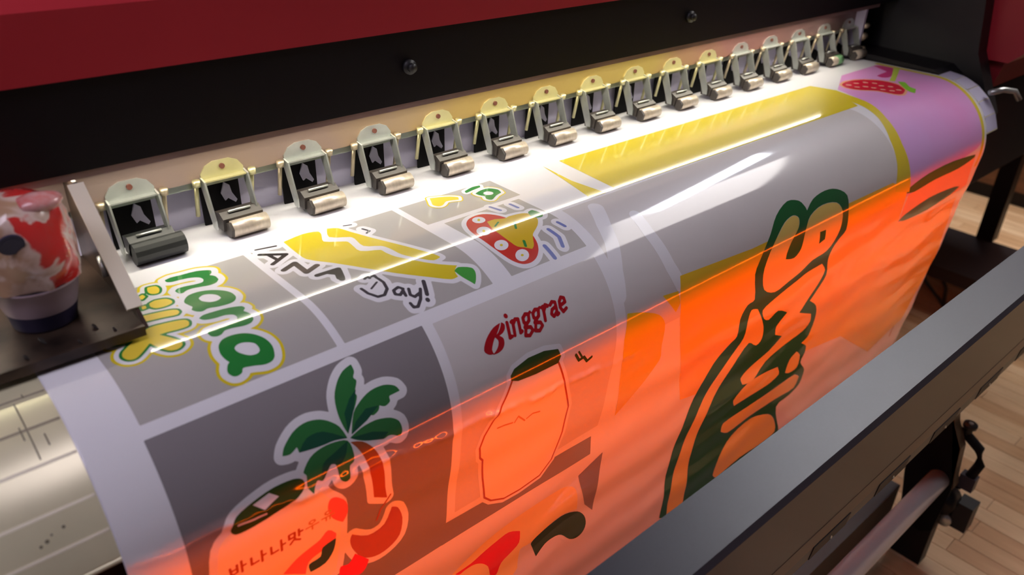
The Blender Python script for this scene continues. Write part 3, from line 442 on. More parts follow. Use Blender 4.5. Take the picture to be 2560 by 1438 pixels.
('printed_letter','butter',5,0,[[(-80,120.4),(-78,120.9),(-73.5,122),(-69.2,122.7),(-65.9,122.6),(-62.5,122.1),(-59.2,121.3),(-56.5,119.7),(-53.7,117.6),(-51,116.3),(-47.5,116.1),(-43.7,116.6),(-39.9,117.3),(-36.1,118.1),(-32.4,119),(-29.3,119.9),(-27.5,120.7),(-25.8,121.6),(-24.5,122.8),(-24,124),(-23.7,125.7),(-23.8,127.4),(-24.4,129.3),(-25.3,131.2),(-26.3,132.4),(-28.2,133),(-30.6,133.1),(-32.8,133),(-35.8,132.6),(-39.1,131.9),(-42.1,131.4),(-44.7,131.2),(-47.3,131.1),(-48.4,131),(-47.3,133.1),(-44.9,137.4),(-42.7,141.4),(-41.5,144.2),(-40.3,147.1),(-39.6,149.7),(-39.4,151.6),(-39.6,153.6),(-40.2,155.4),(-41.5,156.8),(-43.2,158),(-44.8,158.6),(-46.7,158.6),(-48.7,158.1),(-50.5,157),(-52.2,154.9),(-53.8,152.1),(-55.2,149),(-56.6,144.8),(-57.8,140.3),(-58.3,138.2),(-59.7,139.6),(-62.7,142.8),(-65.7,145.8),(-68.4,148.3),(-71,150.6),(-73.3,152),(-75.1,152.2),(-76.8,151.7),(-78.1,150.7),(-79.1,149.1),(-79.9,146.8),(-80.2,144.7),(-80,142.7),(-79.4,140.6),(-78.6,138.9),(-77,136.8),(-74.8,134.8),(-72.7,132.8),(-70.1,130.5),(-67.3,128.2),(-66.1,127.1),(-67.7,127.1),(-71.2,127),(-74.5,126.8),(-77,126),(-79.5,125),(-80.6,124.5),(-80.4,123.4),(-80.2,121.5)],[(-49.2,95.5),(-47.3,95.9),(-43.2,96.7),(-39.1,97.5),(-35.3,98.4),(-31.5,99.3),(-28.3,100.3),(-26.5,101.2),(-24.8,102.4),(-23.6,103.7),(-23.4,105.2),(-23.5,107),(-23.6,108),(-24.2,108.7),(-25.4,110.1),(-26.5,110.9),(-29.1,110.5),(-32.4,109.5),(-35.7,108.5),(-39.1,107.8),(-42.6,107.1),(-45.8,106.5),(-48.6,105.9),(-51.3,105.3),(-52.6,105),(-51.7,102.6),(-50.1,98)],[(-37.2,79.8),(-36.1,79.3),(-33.8,78.2),(-31.7,77.7),(-29.1,78.2),(-26.3,79.2),(-24.1,80.5),(-22.9,82),(-21.9,84.1),(-21.4,86),(-21.5,87.5),(-22,89.3),(-22.7,90.5),(-24.4,91.4),(-26.5,92),(-28.6,92.2),(-31,92.1),(-33.6,91.6),(-35.7,90.7),(-36.9,89.3),(-37.8,87.4),(-38.4,85.4),(-38.1,83.3),(-37.5,81)],[(-28.9,52.7),(-27.6,52.8),(-25,53.2),(-22.8,54.2),(-22,55.9),(-21.7,58.4),(-21.8,60.8),(-22.6,63.3),(-23.8,65.8),(-25.1,67.3),(-26.7,67.5),(-28.5,66.9),(-29.8,65.8),(-30.6,64.3),(-31.1,62.3),(-31.2,60.1),(-30.6,57.3),(-29.5,54.2)],[(-40.4,64),(-36.2,61.8),(-35.4,66.9),(-39.3,70.4),(-41.3,67.7)],[(-43.9,80.9),(-40.6,81),(-41.5,86),(-45,86.4)]],[],[]),
('printed_banana_border','white',2,5,[[(101.2,44.5),(105.5,43.5),(114.8,41.5),(123.3,40.4),(129.1,40.9),(134.4,42.3),(138.1,44.2),(138.6,45.8),(138.3,48.6),(137.5,51.6),(135.1,56.7),(132.1,62.5),(131.1,66.8),(135.8,71.6),(143,76.4),(148.4,80.4),(148.9,82.5),(148.8,85.3),(148.5,88.2),(147.8,93.7),(146.9,100.3),(147.6,105.2),(152.1,109),(158.5,112),(163.3,114.9),(164.1,117),(164.1,120),(164.2,122.9),(164.8,126.8),(165.7,131.2),(166.9,135.2),(170.8,143),(175.9,152.1),(180.9,159.4),(184.2,163.3),(187.9,166.9),(191.8,170.3),(196.8,173.9),(202.1,177.4),(204.6,178.9),(203.1,179.8),(200.3,181.8),(198,184.1),(197,186.9),(196.6,189.8),(196.6,191.2),(195,191.5),(191.7,191.8),(188.8,191.4),(183.7,188.7),(177.7,184.6),(171.9,180.3),(164.5,174.8),(156.6,168.2),(149.2,161),(142.7,152.8),(136.9,143.5),(131.3,134.6),(126.5,126.9),(121.5,119.3),(116.5,111.7),(110.8,104.1),(105,96.6),(100.8,89.4),(99.8,84),(99.8,77.3),(100,70.3),(100.3,60.3),(100.9,49.6)],[(148.1,44),(149.9,44.7),(153.8,46.7),(157.2,49.6),(159.3,54.1),(161,59.7),(162.7,65.2),(165.6,72.9),(168.8,81.6),(172.1,90),(176.8,101.1),(182,113.2),(186.8,124.6),(190.9,135.2),(194.9,145.8),(197.7,153.8),(198.4,156.5),(198.8,159.4),(198.9,160.8),(197.1,161.4),(193.4,162.2),(190.3,162.1),(187,159.4),(183.8,155.3),(181,150.6),(178.2,145.6),(175.5,140.1),(173.5,134.6),(172.7,129.5),(172.4,123.8),(171.9,118.7),(171.2,115),(170.2,111.5),(168.7,108.7),(164.5,105.5),(159.2,102.3),(155.6,98.3),(155.3,92.7),(156.5,85.6),(157.4,79.9),(157.3,77.6),(156.8,75.6),(156,74.1),(150.9,70.6),(144.2,66.4),(140.2,61.6),(141.8,55.5),(145.8,47.8)],[(197.5,183.9),(198.8,183.1),(201.6,181.7),(204.1,181.2),(207.8,182.6),(212.1,184.9),(215.1,187.3),(215.8,189),(215.7,191.2),(215.1,193.4),(213.7,196.1),(211.7,198.9),(209.9,201.3),(208.4,202.9),(206.7,204.4),(205.9,205.1),(205.4,204.1),(204.3,202),(203.1,199.8),(201.9,197.6),(200.6,195.1),(199.5,192.5),(198.5,189.1),(197.8,185.5)]],[],[([(73.3,43.8),(91.7,47.8)],1.3),([(71.9,55.1),(91.1,68.9),(72.5,79.3)],2.3),([(78,61.4),(79.9,75.5)],1.9),([(74.9,95.5),(88.6,89.4),(88.5,111.5),(101.9,105.5)],2.9),([(92.9,122.4),(113.1,123.2),(106,142)],2.8),([(102.3,124.2),(109.6,132.7)],2.1),([(111.1,126.4),(106.6,138.6)],3.8),([(110.8,165),(112.2,173.3),(117.3,180.9),(123.7,181.5),(129.9,176),(132.2,167),(131.3,158.9)],1.5),([(118.1,169.4),(127.5,163.7)],1),([(121.5,153.6),(125.4,151.1),(125.8,155)],1.5),([(128.9,153.7),(131.5,153.3),(131,157.6)],1.5),([(142.2,182.3),(139.5,178.6),(133.6,180.4),(132.3,185),(135.8,187.5),(141,184.1),(139.7,190.3)],1.5),([(146.6,184.5),(143.8,191.2),(146.2,194.7),(152.1,192.9)],1.5),([(156,189),(149.7,198.7),(143,204.8),(139,203.8),(138.6,199.1)],1.5),([(164,182.4),(157.8,196.9)],1.9),([(155,201.8),(154.9,202.5)],2.1),([(164.2,48.5),(171.5,51)],1),([(175,65.9),(178,74.1),(173.2,76.7)],1.3)]),
('printed_banana','yellow',3,0,[[(101.2,44.5),(105.5,43.5),(114.8,41.5),(123.3,40.4),(129.1,40.9),(134.4,42.3),(138.1,44.2),(138.6,45.8),(138.3,48.6),(137.5,51.6),(135.1,56.7),(132.1,62.5),(131.1,66.8),(135.8,71.6),(143,76.4),(148.4,80.4),(148.9,82.5),(148.8,85.3),(148.5,88.2),(147.8,93.7),(146.9,100.3),(147.6,105.2),(152.1,109),(158.5,112),(163.3,114.9),(164.1,117),(164.1,120),(164.2,122.9),(164.8,126.8),(165.7,131.2),(166.9,135.2),(170.8,143),(175.9,152.1),(180.9,159.4),(184.2,163.3),(187.9,166.9),(191.8,170.3),(196.8,173.9),(202.1,177.4),(204.6,178.9),(203.1,179.8),(200.3,181.8),(198,184.1),(197,186.9),(196.6,189.8),(196.6,191.2),(195,191.5),(191.7,191.8),(188.8,191.4),(183.7,188.7),(177.7,184.6),(171.9,180.3),(164.5,174.8),(156.6,168.2),(149.2,161),(142.7,152.8),(136.9,143.5),(131.3,134.6),(126.5,126.9),(121.5,119.3),(116.5,111.7),(110.8,104.1),(105,96.6),(100.8,89.4),(99.8,84),(99.8,77.3),(100,70.3),(100.3,60.3),(100.9,49.6)],[(148.1,44),(149.9,44.7),(153.8,46.7),(157.2,49.6),(159.3,54.1),(161,59.7),(162.7,65.2),(165.6,72.9),(168.8,81.6),(172.1,90),(176.8,101.1),(182,113.2),(186.8,124.6),(190.9,135.2),(194.9,145.8),(197.7,153.8),(198.4,156.5),(198.8,159.4),(198.9,160.8),(197.1,161.4),(193.4,162.2),(190.3,162.1),(187,159.4),(183.8,155.3),(181,150.6),(178.2,145.6),(175.5,140.1),(173.5,134.6),(172.7,129.5),(172.4,123.8),(171.9,118.7),(171.2,115),(170.2,111.5),(168.7,108.7),(164.5,105.5),(159.2,102.3),(155.6,98.3),(155.3,92.7),(156.5,85.6),(157.4,79.9),(157.3,77.6),(156.8,75.6),(156,74.1),(150.9,70.6),(144.2,66.4),(140.2,61.6),(141.8,55.5),(145.8,47.8)]],[],[]),
('printed_banana_stalk','leafgreen',3,0,[[(197.5,183.9),(198.8,183.1),(201.6,181.7),(204.1,181.2),(207.8,182.6),(212.1,184.9),(215.1,187.3),(215.8,189),(215.7,191.2),(215.1,193.4),(213.7,196.1),(211.7,198.9),(209.9,201.3),(208.4,202.9),(206.7,204.4),(205.9,205.1),(205.4,204.1),(204.3,202),(203.1,199.8),(201.9,197.6),(200.6,195.1),(199.5,192.5),(198.5,189.1),(197.8,185.5)]],[],[]),
('printed_letter','ink',3,0,[],[],[([(73.3,43.8),(91.7,47.8)],1.3),([(71.9,55.1),(91.1,68.9),(72.5,79.3)],2.3),([(78,61.4),(79.9,75.5)],1.9),([(74.9,95.5),(88.6,89.4),(88.5,111.5),(101.9,105.5)],2.9),([(92.9,122.4),(113.1,123.2),(106,142)],2.8),([(102.3,124.2),(109.6,132.7)],2.1),([(111.1,126.4),(106.6,138.6)],3.8)]),
('printed_letter','softink',3,0,[],[],[([(110.8,165),(112.2,173.3),(117.3,180.9),(123.7,181.5),(129.9,176),(132.2,167),(131.3,158.9)],1.5),([(118.1,169.4),(127.5,163.7)],1),([(121.5,153.6),(125.4,151.1),(125.8,155)],1.5),([(128.9,153.7),(131.5,153.3),(131,157.6)],1.5),([(142.2,182.3),(139.5,178.6),(133.6,180.4),(132.3,185),(135.8,187.5),(141,184.1),(139.7,190.3)],1.5),([(146.6,184.5),(143.8,191.2),(146.2,194.7),(152.1,192.9)],1.5),([(156,189),(149.7,198.7),(143,204.8),(139,203.8),(138.6,199.1)],1.5),([(164,182.4),(157.8,196.9)],1.9),([(155,201.8),(154.9,202.5)],2.1),([(164.2,48.5),(171.5,51)],1),([(175,65.9),(178,74.1),(173.2,76.7)],1.3)]),
('printed_float_border','white',2,5,[[(263.1,119.3),(266.3,116.2),(269.9,113.6),(273.3,112),(277.7,110.8),(282.4,110.3),(286.5,110.6),(290.4,112),(293.8,114.3),(296.7,117.3),(299.4,121.4),(301.8,126.3),(303.5,131.8),(304.5,138.1),(305,145.1),(304.8,152.1),(304.3,158.5),(303.7,164.8),(302.9,170.5),(301.9,175.5),(300.6,180.5),(299.1,185),(297.6,188.5),(295.6,191.9),(293.3,195.1),(290.5,198),(287.4,200.7),(284.1,202.8),(280.9,204.2),(277.6,205.1),(274.4,205.5),(271.1,205.3),(267.9,204.7),(265.1,203.5),(262.3,201.4),(259.7,198.6),(257.6,195.4),(255.8,191.3),(254.4,186.3),(253.4,181.2),(252.6,175.7),(252.1,169.8),(252,163.8),(252.1,158.1),(252.4,151.9),(253.2,145.8),(254,141.1),(255,136.2),(256.4,131.5),(258.2,127.3),(260.4,123)],[(282.1,129.2),(284.1,129.1),(288.2,129),(292.1,129.3),(295.3,130.8),(298.5,132.8),(301.4,134.1),(303.5,134),(306,133.3),(308.2,132.9),(312.9,133.4),(318.6,134.2),(323.3,135.5),(325.9,136.9),(328.1,138.9),(329.4,141.6),(329.8,145.6),(329.3,150.2),(327.9,154.6),(325.4,158.5),(322.1,162.1),(318.6,165.2),(313.8,168.5),(308.4,171.6),(304,174.3),(301.9,176.3),(300.2,178.4),(298.5,180.5),(296.5,183.3),(294.5,186.2),(292.6,188.6),(290.7,190.2),(288.5,191.5),(287.5,192),(286.5,191.3),(284.3,189.6),(282.2,187.9),(279.9,186.4),(277.4,184.9),(275.5,182.9),(274.3,179.9),(273.8,176.3),(273.4,172.5),(273.3,167.7),(273.4,162.2),(273.9,156.8),(274.3,152.9),(274.8,148.8),(275.9,144.4),(278.1,138.4),(280.8,132.1)],[(330.9,137.4),(332.5,136.8),(335.7,136),(337.9,136.2),(339.3,140.8),(340.1,147.1),(340.3,150.2),(339.2,151.4),(336.9,153.6),(334.8,154.8),(332.4,154.7),(329.7,153.7),(327.8,152.2),(327,149.8),(326.9,146.8),(327.3,143.9),(328.4,141.5),(330,138.7)]],[],[([(308.5,102.7),(311.5,116)],1.8),([(330,110.2),(330.5,122.2)],1.8),([(323.5,176.3),(325.8,190),(321,201.5)],2.2),([(341.1,171.4),(343.5,179.7)],2),([(302.6,194.1),(303,210)],2.4)]),
('printed_float','red',3,0,[[(263.1,119.3),(266.3,116.2),(269.9,113.6),(273.3,112),(277.7,110.8),(282.4,110.3),(286.5,110.6),(290.4,112),(293.8,114.3),(296.7,117.3),(299.4,121.4),(301.8,126.3),(303.5,131.8),(304.5,138.1),(305,145.1),(304.8,152.1),(304.3,158.5),(303.7,164.8),(302.9,170.5),(301.9,175.5),(300.6,180.5),(299.1,185),(297.6,188.5),(295.6,191.9),(293.3,195.1),(290.5,198),(287.4,200.7),(284.1,202.8),(280.9,204.2),(277.6,205.1),(274.4,205.5),(271.1,205.3),(267.9,204.7),(265.1,203.5),(262.3,201.4),(259.7,198.6),(257.6,195.4),(255.8,191.3),(254.4,186.3),(253.4,181.2),(252.6,175.7),(252.1,169.8),(252,163.8),(252.1,158.1),(252.4,151.9),(253.2,145.8),(254,141.1),(255,136.2),(256.4,131.5),(258.2,127.3),(260.4,123)]],[],[]),
('printed_float_banana','mustard',4,0,[[(282.1,129.2),(284.1,129.1),(288.2,129),(292.1,129.3),(295.3,130.8),(298.5,132.8),(301.4,134.1),(303.5,134),(306,133.3),(308.2,132.9),(312.9,133.4),(318.6,134.2),(323.3,135.5),(325.9,136.9),(328.1,138.9),(329.4,141.6),(329.8,145.6),(329.3,150.2),(327.9,154.6),(325.4,158.5),(322.1,162.1),(318.6,165.2),(313.8,168.5),(308.4,171.6),(304,174.3),(301.9,176.3),(300.2,178.4),(298.5,180.5),(296.5,183.3),(294.5,186.2),(292.6,188.6),(290.7,190.2),(288.5,191.5),(287.5,192),(286.5,191.3),(284.3,189.6),(282.2,187.9),(279.9,186.4),(277.4,184.9),(275.5,182.9),(274.3,179.9),(273.8,176.3),(273.4,172.5),(273.3,167.7),(273.4,162.2),(273.9,156.8),(274.3,152.9),(274.8,148.8),(275.9,144.4),(278.1,138.4),(280.8,132.1)]],[],[]),
('printed_banana_stalk','green',5,0,[[(330.9,137.4),(332.5,136.8),(335.7,136),(337.9,136.2),(339.3,140.8),(340.1,147.1),(340.3,150.2),(339.2,151.4),(336.9,153.6),(334.8,154.8),(332.4,154.7),(329.7,153.7),(327.8,152.2),(327,149.8),(326.9,146.8),(327.3,143.9),(328.4,141.5),(330,138.7)]],[],[]),
('printed_flower','white',4,0,[[(283.4,125.1),(282.4,126.1),(281.3,126.9),(280,127.5),(278.7,127.9),(277.4,128.1),(276.1,128),(275.2,127.8),(274.4,127.5),(273.7,127.1),(273.1,126.6),(272.5,126),(271.9,125.4),(271.5,124.7),(271.2,123.9),(271,123.1),(270.9,121.8),(271,120.4),(271.3,119.2),(271.9,117.9),(272.7,116.7),(273.7,115.7),(274.9,114.8),(276.1,114.2),(277.4,113.8),(278.8,113.6),(279.6,113.6),(280.5,113.8),(281.3,114),(282.1,114.3),(282.8,114.8),(283.5,115.3),(284,116),(284.5,116.7),(284.9,117.4),(285.2,118.7),(285.3,120),(285.2,121.3),(284.8,122.7),(284.2,123.9)]],[],[]),
('printed_flower_centre','yellow',5,0,[[(279.3,121.8),(278.9,122.2),(278.5,122.6),(278.1,122.8),(277.7,123),(277.3,123.2),(277,123.3),(276.7,123.2),(276.4,123.1),(276.2,123),(276,122.7),(275.9,122.4),(275.9,122.1),(276,121.7),(276.1,121.2),(276.3,120.8),(276.6,120.4),(276.9,119.9),(277.2,119.6),(277.6,119.2),(278,118.9),(278.4,118.7),(278.8,118.6),(279.1,118.5),(279.5,118.5),(279.7,118.6),(280,118.8),(280.1,119),(280.2,119.4),(280.2,119.7),(280.2,120.1),(280,120.5),(279.8,121),(279.6,121.4)]],[],[]),
('printed_flower','white',4,0,[[(271.1,148.4),(269.8,149.8),(268.4,150.8),(266.9,151.7),(265.4,152.3),(264.4,152.5),(263.3,152.6),(262.3,152.6),(261.4,152.5),(260.5,152.2),(259.7,151.8),(259,151.3),(258.3,150.7),(257.8,150),(257.4,149.2),(257.1,148.2),(257,147.3),(257,146.3),(257.1,145.2),(257.3,144.1),(257.8,142.5),(258.7,140.9),(259.7,139.4),(261,138.1),(262.4,137),(263.9,136.1),(265,135.6),(266.1,135.3),(267.1,135.1),(268.1,135),(269.1,135.1),(270,135.3),(270.9,135.6),(271.7,136.1),(272.4,136.7),(272.9,137.4),(273.4,138.2),(273.7,139.1),(274,140),(274,141.1),(274,142.1),(273.7,143.7),(273.1,145.4),(272.2,146.9)]],[],[]),
('printed_flower_centre','yellow',5,0,[[(266.6,144.9),(266.2,145.2),(265.9,145.5),(265.5,145.8),(265.1,146),(264.8,146.1),(264.4,146.2),(264.1,146.2),(263.8,146.1),(263.6,145.9),(263.5,145.7),(263.4,145.4),(263.4,145),(263.4,144.6),(263.5,144.2),(263.7,143.8),(264,143.4),(264.3,143),(264.6,142.7),(265,142.3),(265.3,142.1),(265.7,141.9),(266.1,141.7),(266.4,141.7),(266.8,141.7),(267,141.8),(267.2,142),(267.4,142.2),(267.5,142.5),(267.5,142.9),(267.4,143.2),(267.3,143.6),(267.1,144.1),(266.9,144.5)]],[],[]),
('printed_flower','white',4,0,[[(268.6,177.5),(267.6,178.6),(266.3,179.5),(265.4,180.1),(264.4,180.5),(263.5,180.8),(262.5,181.1),(261.4,181.2),(260.5,181.3),(259.5,181.2),(258.5,181),(257.7,180.8),(256.9,180.4),(256.1,180),(255.5,179.4),(255,178.8),(254.5,178.1),(254.2,177.4),(254.1,176.6),(254,175.8),(254.1,174.9),(254.5,173.6),(255.1,172.3),(256,171),(257.1,169.8),(258.5,168.8),(259.9,167.9),(261,167.5),(262,167.1),(263,166.9),(264.1,166.8),(265.1,166.8),(266,166.9),(266.9,167.1),(267.8,167.5),(268.5,167.9),(269.1,168.5),(269.7,169.1),(270.1,169.8),(270.4,170.6),(270.6,171.5),(270.7,172.3),(270.6,173.2),(270.4,174.1),(270.2,175),(269.5,176.3)]],[],[]),
('printed_flower_centre','yellow',5,0,[[(263.6,175),(263.4,175.2),(263.1,175.5),(262.8,175.6),(262.4,175.8),(262.1,175.9),(261.8,175.9),(261.5,175.9),(261.2,175.8),(260.9,175.7),(260.7,175.5),(260.6,175.3),(260.5,175),(260.5,174.8),(260.5,174.5),(260.6,174.2),(260.7,173.9),(260.9,173.6),(261.2,173.3),(261.5,173.1),(261.8,172.9),(262.1,172.8),(262.4,172.7),(262.8,172.7),(263.1,172.7),(263.4,172.8),(263.6,172.9),(263.8,173.1),(264,173.3),(264,173.5),(264.1,173.8),(264,174.1),(264,174.4),(263.8,174.7)]],[],[]),
('printed_flower','white',4,0,[[(278.9,197.3),(278.2,198.1),(277.5,198.8),(276.6,199.4),(275.7,199.9),(274.8,200.4),(273.8,200.8),(272.8,201),(271.8,201.2),(270.8,201.3),(269.8,201.3),(268.8,201.2),(267.9,201),(267.1,200.7),(266.3,200.3),(265.6,199.8),(265.1,199.2),(264.6,198.6),(264.2,197.9),(264,197.1),(263.9,196.4),(263.9,195.5),(264.1,194.7),(264.4,193.9),(264.8,193),(265.3,192.2),(266,191.4),(266.7,190.7),(267.6,190),(268.5,189.4),(269.4,188.8),(270.4,188.4),(271.5,188),(272.5,187.7),(273.6,187.6),(274.6,187.5),(275.6,187.6),(276.5,187.8),(277.4,188),(278.1,188.4),(278.8,188.9),(279.4,189.5),(279.9,190.1),(280.3,190.8),(280.5,191.6),(280.7,192.4),(280.7,193.2),(280.5,194),(280.3,194.9),(279.9,195.7),(279.5,196.6)]],[],[]),
('printed_flower_centre','yellow',5,0,[[(273.7,195.2),(273.5,195.4),(273.2,195.6),(272.9,195.8),(272.6,195.9),(272.3,195.9),(272,196),(271.7,195.9),(271.4,195.9),(271.1,195.8),(270.9,195.6),(270.7,195.4),(270.6,195.2),(270.5,195),(270.5,194.7),(270.5,194.5),(270.6,194.2),(270.8,194),(271,193.8),(271.2,193.6),(271.5,193.4),(271.8,193.3),(272.2,193.2),(272.5,193.2),(272.8,193.2),(273.1,193.3),(273.4,193.4),(273.6,193.6),(273.8,193.8),(273.9,194),(274,194.2),(274,194.5),(273.9,194.7),(273.8,195)]],[],[]),
('printed_leaf_mark','green',5,0,[],[],[([(281.3,142.5),(290.4,137)],1),([(303.3,147.2),(295,158.6)],1.2),([(287.2,179.4),(283.8,186)],1.5)]),
('printed_water_dash','blue',3,0,[],[],[([(308.5,102.7),(311.5,116)],1.8),([(330,110.2),(330.5,122.2)],1.8),([(323.5,176.3),(325.8,190),(321,201.5)],2.2),([(341.1,171.4),(343.5,179.7)],2),([(302.6,194.1),(303,210)],2.4)]),
('printed_lettering_border','yellow',2,5,[[(271.9,45.5),(275.1,46.7),(281.9,49.4),(288,52.4),(292.1,55.2),(295.8,58.6),(298,61.5),(297.2,63.5),(295.4,66.1),(294.5,67.4),(291.8,66.2),(286.3,63.9),(281.2,62.7),(278.4,64.1),(275.2,66.6),(272.4,68.4),(270.2,69),(268.4,69),(267,68.3),(265.6,66.7),(264.5,64.4),(264.1,61.9),(264.9,59.5),(266.4,56.7),(268,53.8),(269.6,50.5),(271.2,47.1)],[(319.1,65.5),(321,64.7),(325.2,63.2),(329,62.2),(332.8,61.9),(336.8,62.1),(340.1,63.2),(342.7,65.7),(344.7,69),(345.8,72.2),(345.3,75.3),(344,79),(343.3,80.7),(341.5,81.1),(337.7,82.2),(333.6,83.5),(329.8,85.7),(325.8,88.2),(322.7,89.4),(320.7,88.4),(319.6,86.2),(319.2,83.8),(319.9,81.9),(321.3,79.5),(322.1,77.5),(321.5,75.3),(320.3,73.1),(319.4,70.9),(319.1,68.9),(319.1,66.6)]],[],[]),
('printed_lettering_border','white',3,3.6,[[(271.9,45.5),(275.1,46.7),(281.9,49.4),(288,52.4),(292.1,55.2),(295.8,58.6),(298,61.5),(297.2,63.5),(295.4,66.1),(294.5,67.4),(291.8,66.2),(286.3,63.9),(281.2,62.7),(278.4,64.1),(275.2,66.6),(272.4,68.4),(270.2,69),(268.4,69),(267,68.3),(265.6,66.7),(264.5,64.4),(264.1,61.9),(264.9,59.5),(266.4,56.7),(268,53.8),(269.6,50.5),(271.2,47.1)],[(319.1,65.5),(321,64.7),(325.2,63.2),(329,62.2),(332.8,61.9),(336.8,62.1),(340.1,63.2),(342.7,65.7),(344.7,69),(345.8,72.2),(345.3,75.3),(344,79),(343.3,80.7),(341.5,81.1),(337.7,82.2),(333.6,83.5),(329.8,85.7),(325.8,88.2),(322.7,89.4),(320.7,88.4),(319.6,86.2),(319.2,83.8),(319.9,81.9),(321.3,79.5),(322.1,77.5),(321.5,75.3),(320.3,73.1),(319.4,70.9),(319.1,68.9),(319.1,66.6)],[(313.8,53.3),(316.5,52.3),(322.4,50.4),(327.8,49.1),(332,49.3),(335.8,50),(337.5,50.5),(336.3,52.6),(335.1,54.8),(332.5,55.1),(326.9,55.8),(321.8,56.5),(318.2,57.2),(314.6,58),(312.3,58.1),(312.3,56.7),(313.2,54.5)]],[],[]),
('printed_letter','butter',4,0,[[(271.9,45.5),(275.1,46.7),(281.9,49.4),(288,52.4),(292.1,55.2),(295.8,58.6),(298,61.5),(297.2,63.5),(295.4,66.1),(294.5,67.4),(291.8,66.2),(286.3,63.9),(281.2,62.7),(278.4,64.1),(275.2,66.6),(272.4,68.4),(270.2,69),(268.4,69),(267,68.3),(265.6,66.7),(264.5,64.4),(264.1,61.9),(264.9,59.5),(266.4,56.7),(268,53.8),(269.6,50.5),(271.2,47.1)]],[],[]),
('printed_letter','green',4,0,[[(319.1,65.5),(321,64.7),(325.2,63.2),(329,62.2),(332.8,61.9),(336.8,62.1),(340.1,63.2),(342.7,65.7),(344.7,69),(345.8,72.2),(345.3,75.3),(344,79),(343.3,80.7),(341.5,81.1),(337.7,82.2),(333.6,83.5),(329.8,85.7),(325.8,88.2),(322.7,89.4),(320.7,88.4),(319.6,86.2),(319.2,83.8),(319.9,81.9),(321.3,79.5),(322.1,77.5),(321.5,75.3),(320.3,73.1),(319.4,70.9),(319.1,68.9),(319.1,66.6)],[(313.8,53.3),(316.5,52.3),(322.4,50.4),(327.8,49.1),(332,49.3),(335.8,50),(337.5,50.5),(336.3,52.6),(335.1,54.8),(332.5,55.1),(326.9,55.8),(321.8,56.5),(318.2,57.2),(314.6,58),(312.3,58.1),(312.3,56.7),(313.2,54.5)]],[[(335.2,76.8),(334.5,77.5),(333.7,78),(332.8,78.4),(331.8,78.6),(330.8,78.6),(329.8,78.4),(328.9,78.1),(328,77.6),(327.2,77),(326.5,76.3),(326,75.5),(325.7,74.6),(325.5,73.6),(325.5,72.7),(325.7,71.8),(326,70.9),(326.6,70.1),(327.2,69.4),(328.1,68.9),(328.9,68.5),(329.9,68.3),(330.9,68.3),(331.9,68.4),(332.9,68.7),(333.8,69.2),(334.6,69.8),(335.3,70.6),(335.8,71.4),(336.1,72.3),(336.3,73.3),(336.3,74.2),(336.1,75.2),(335.8,76)]],[]),
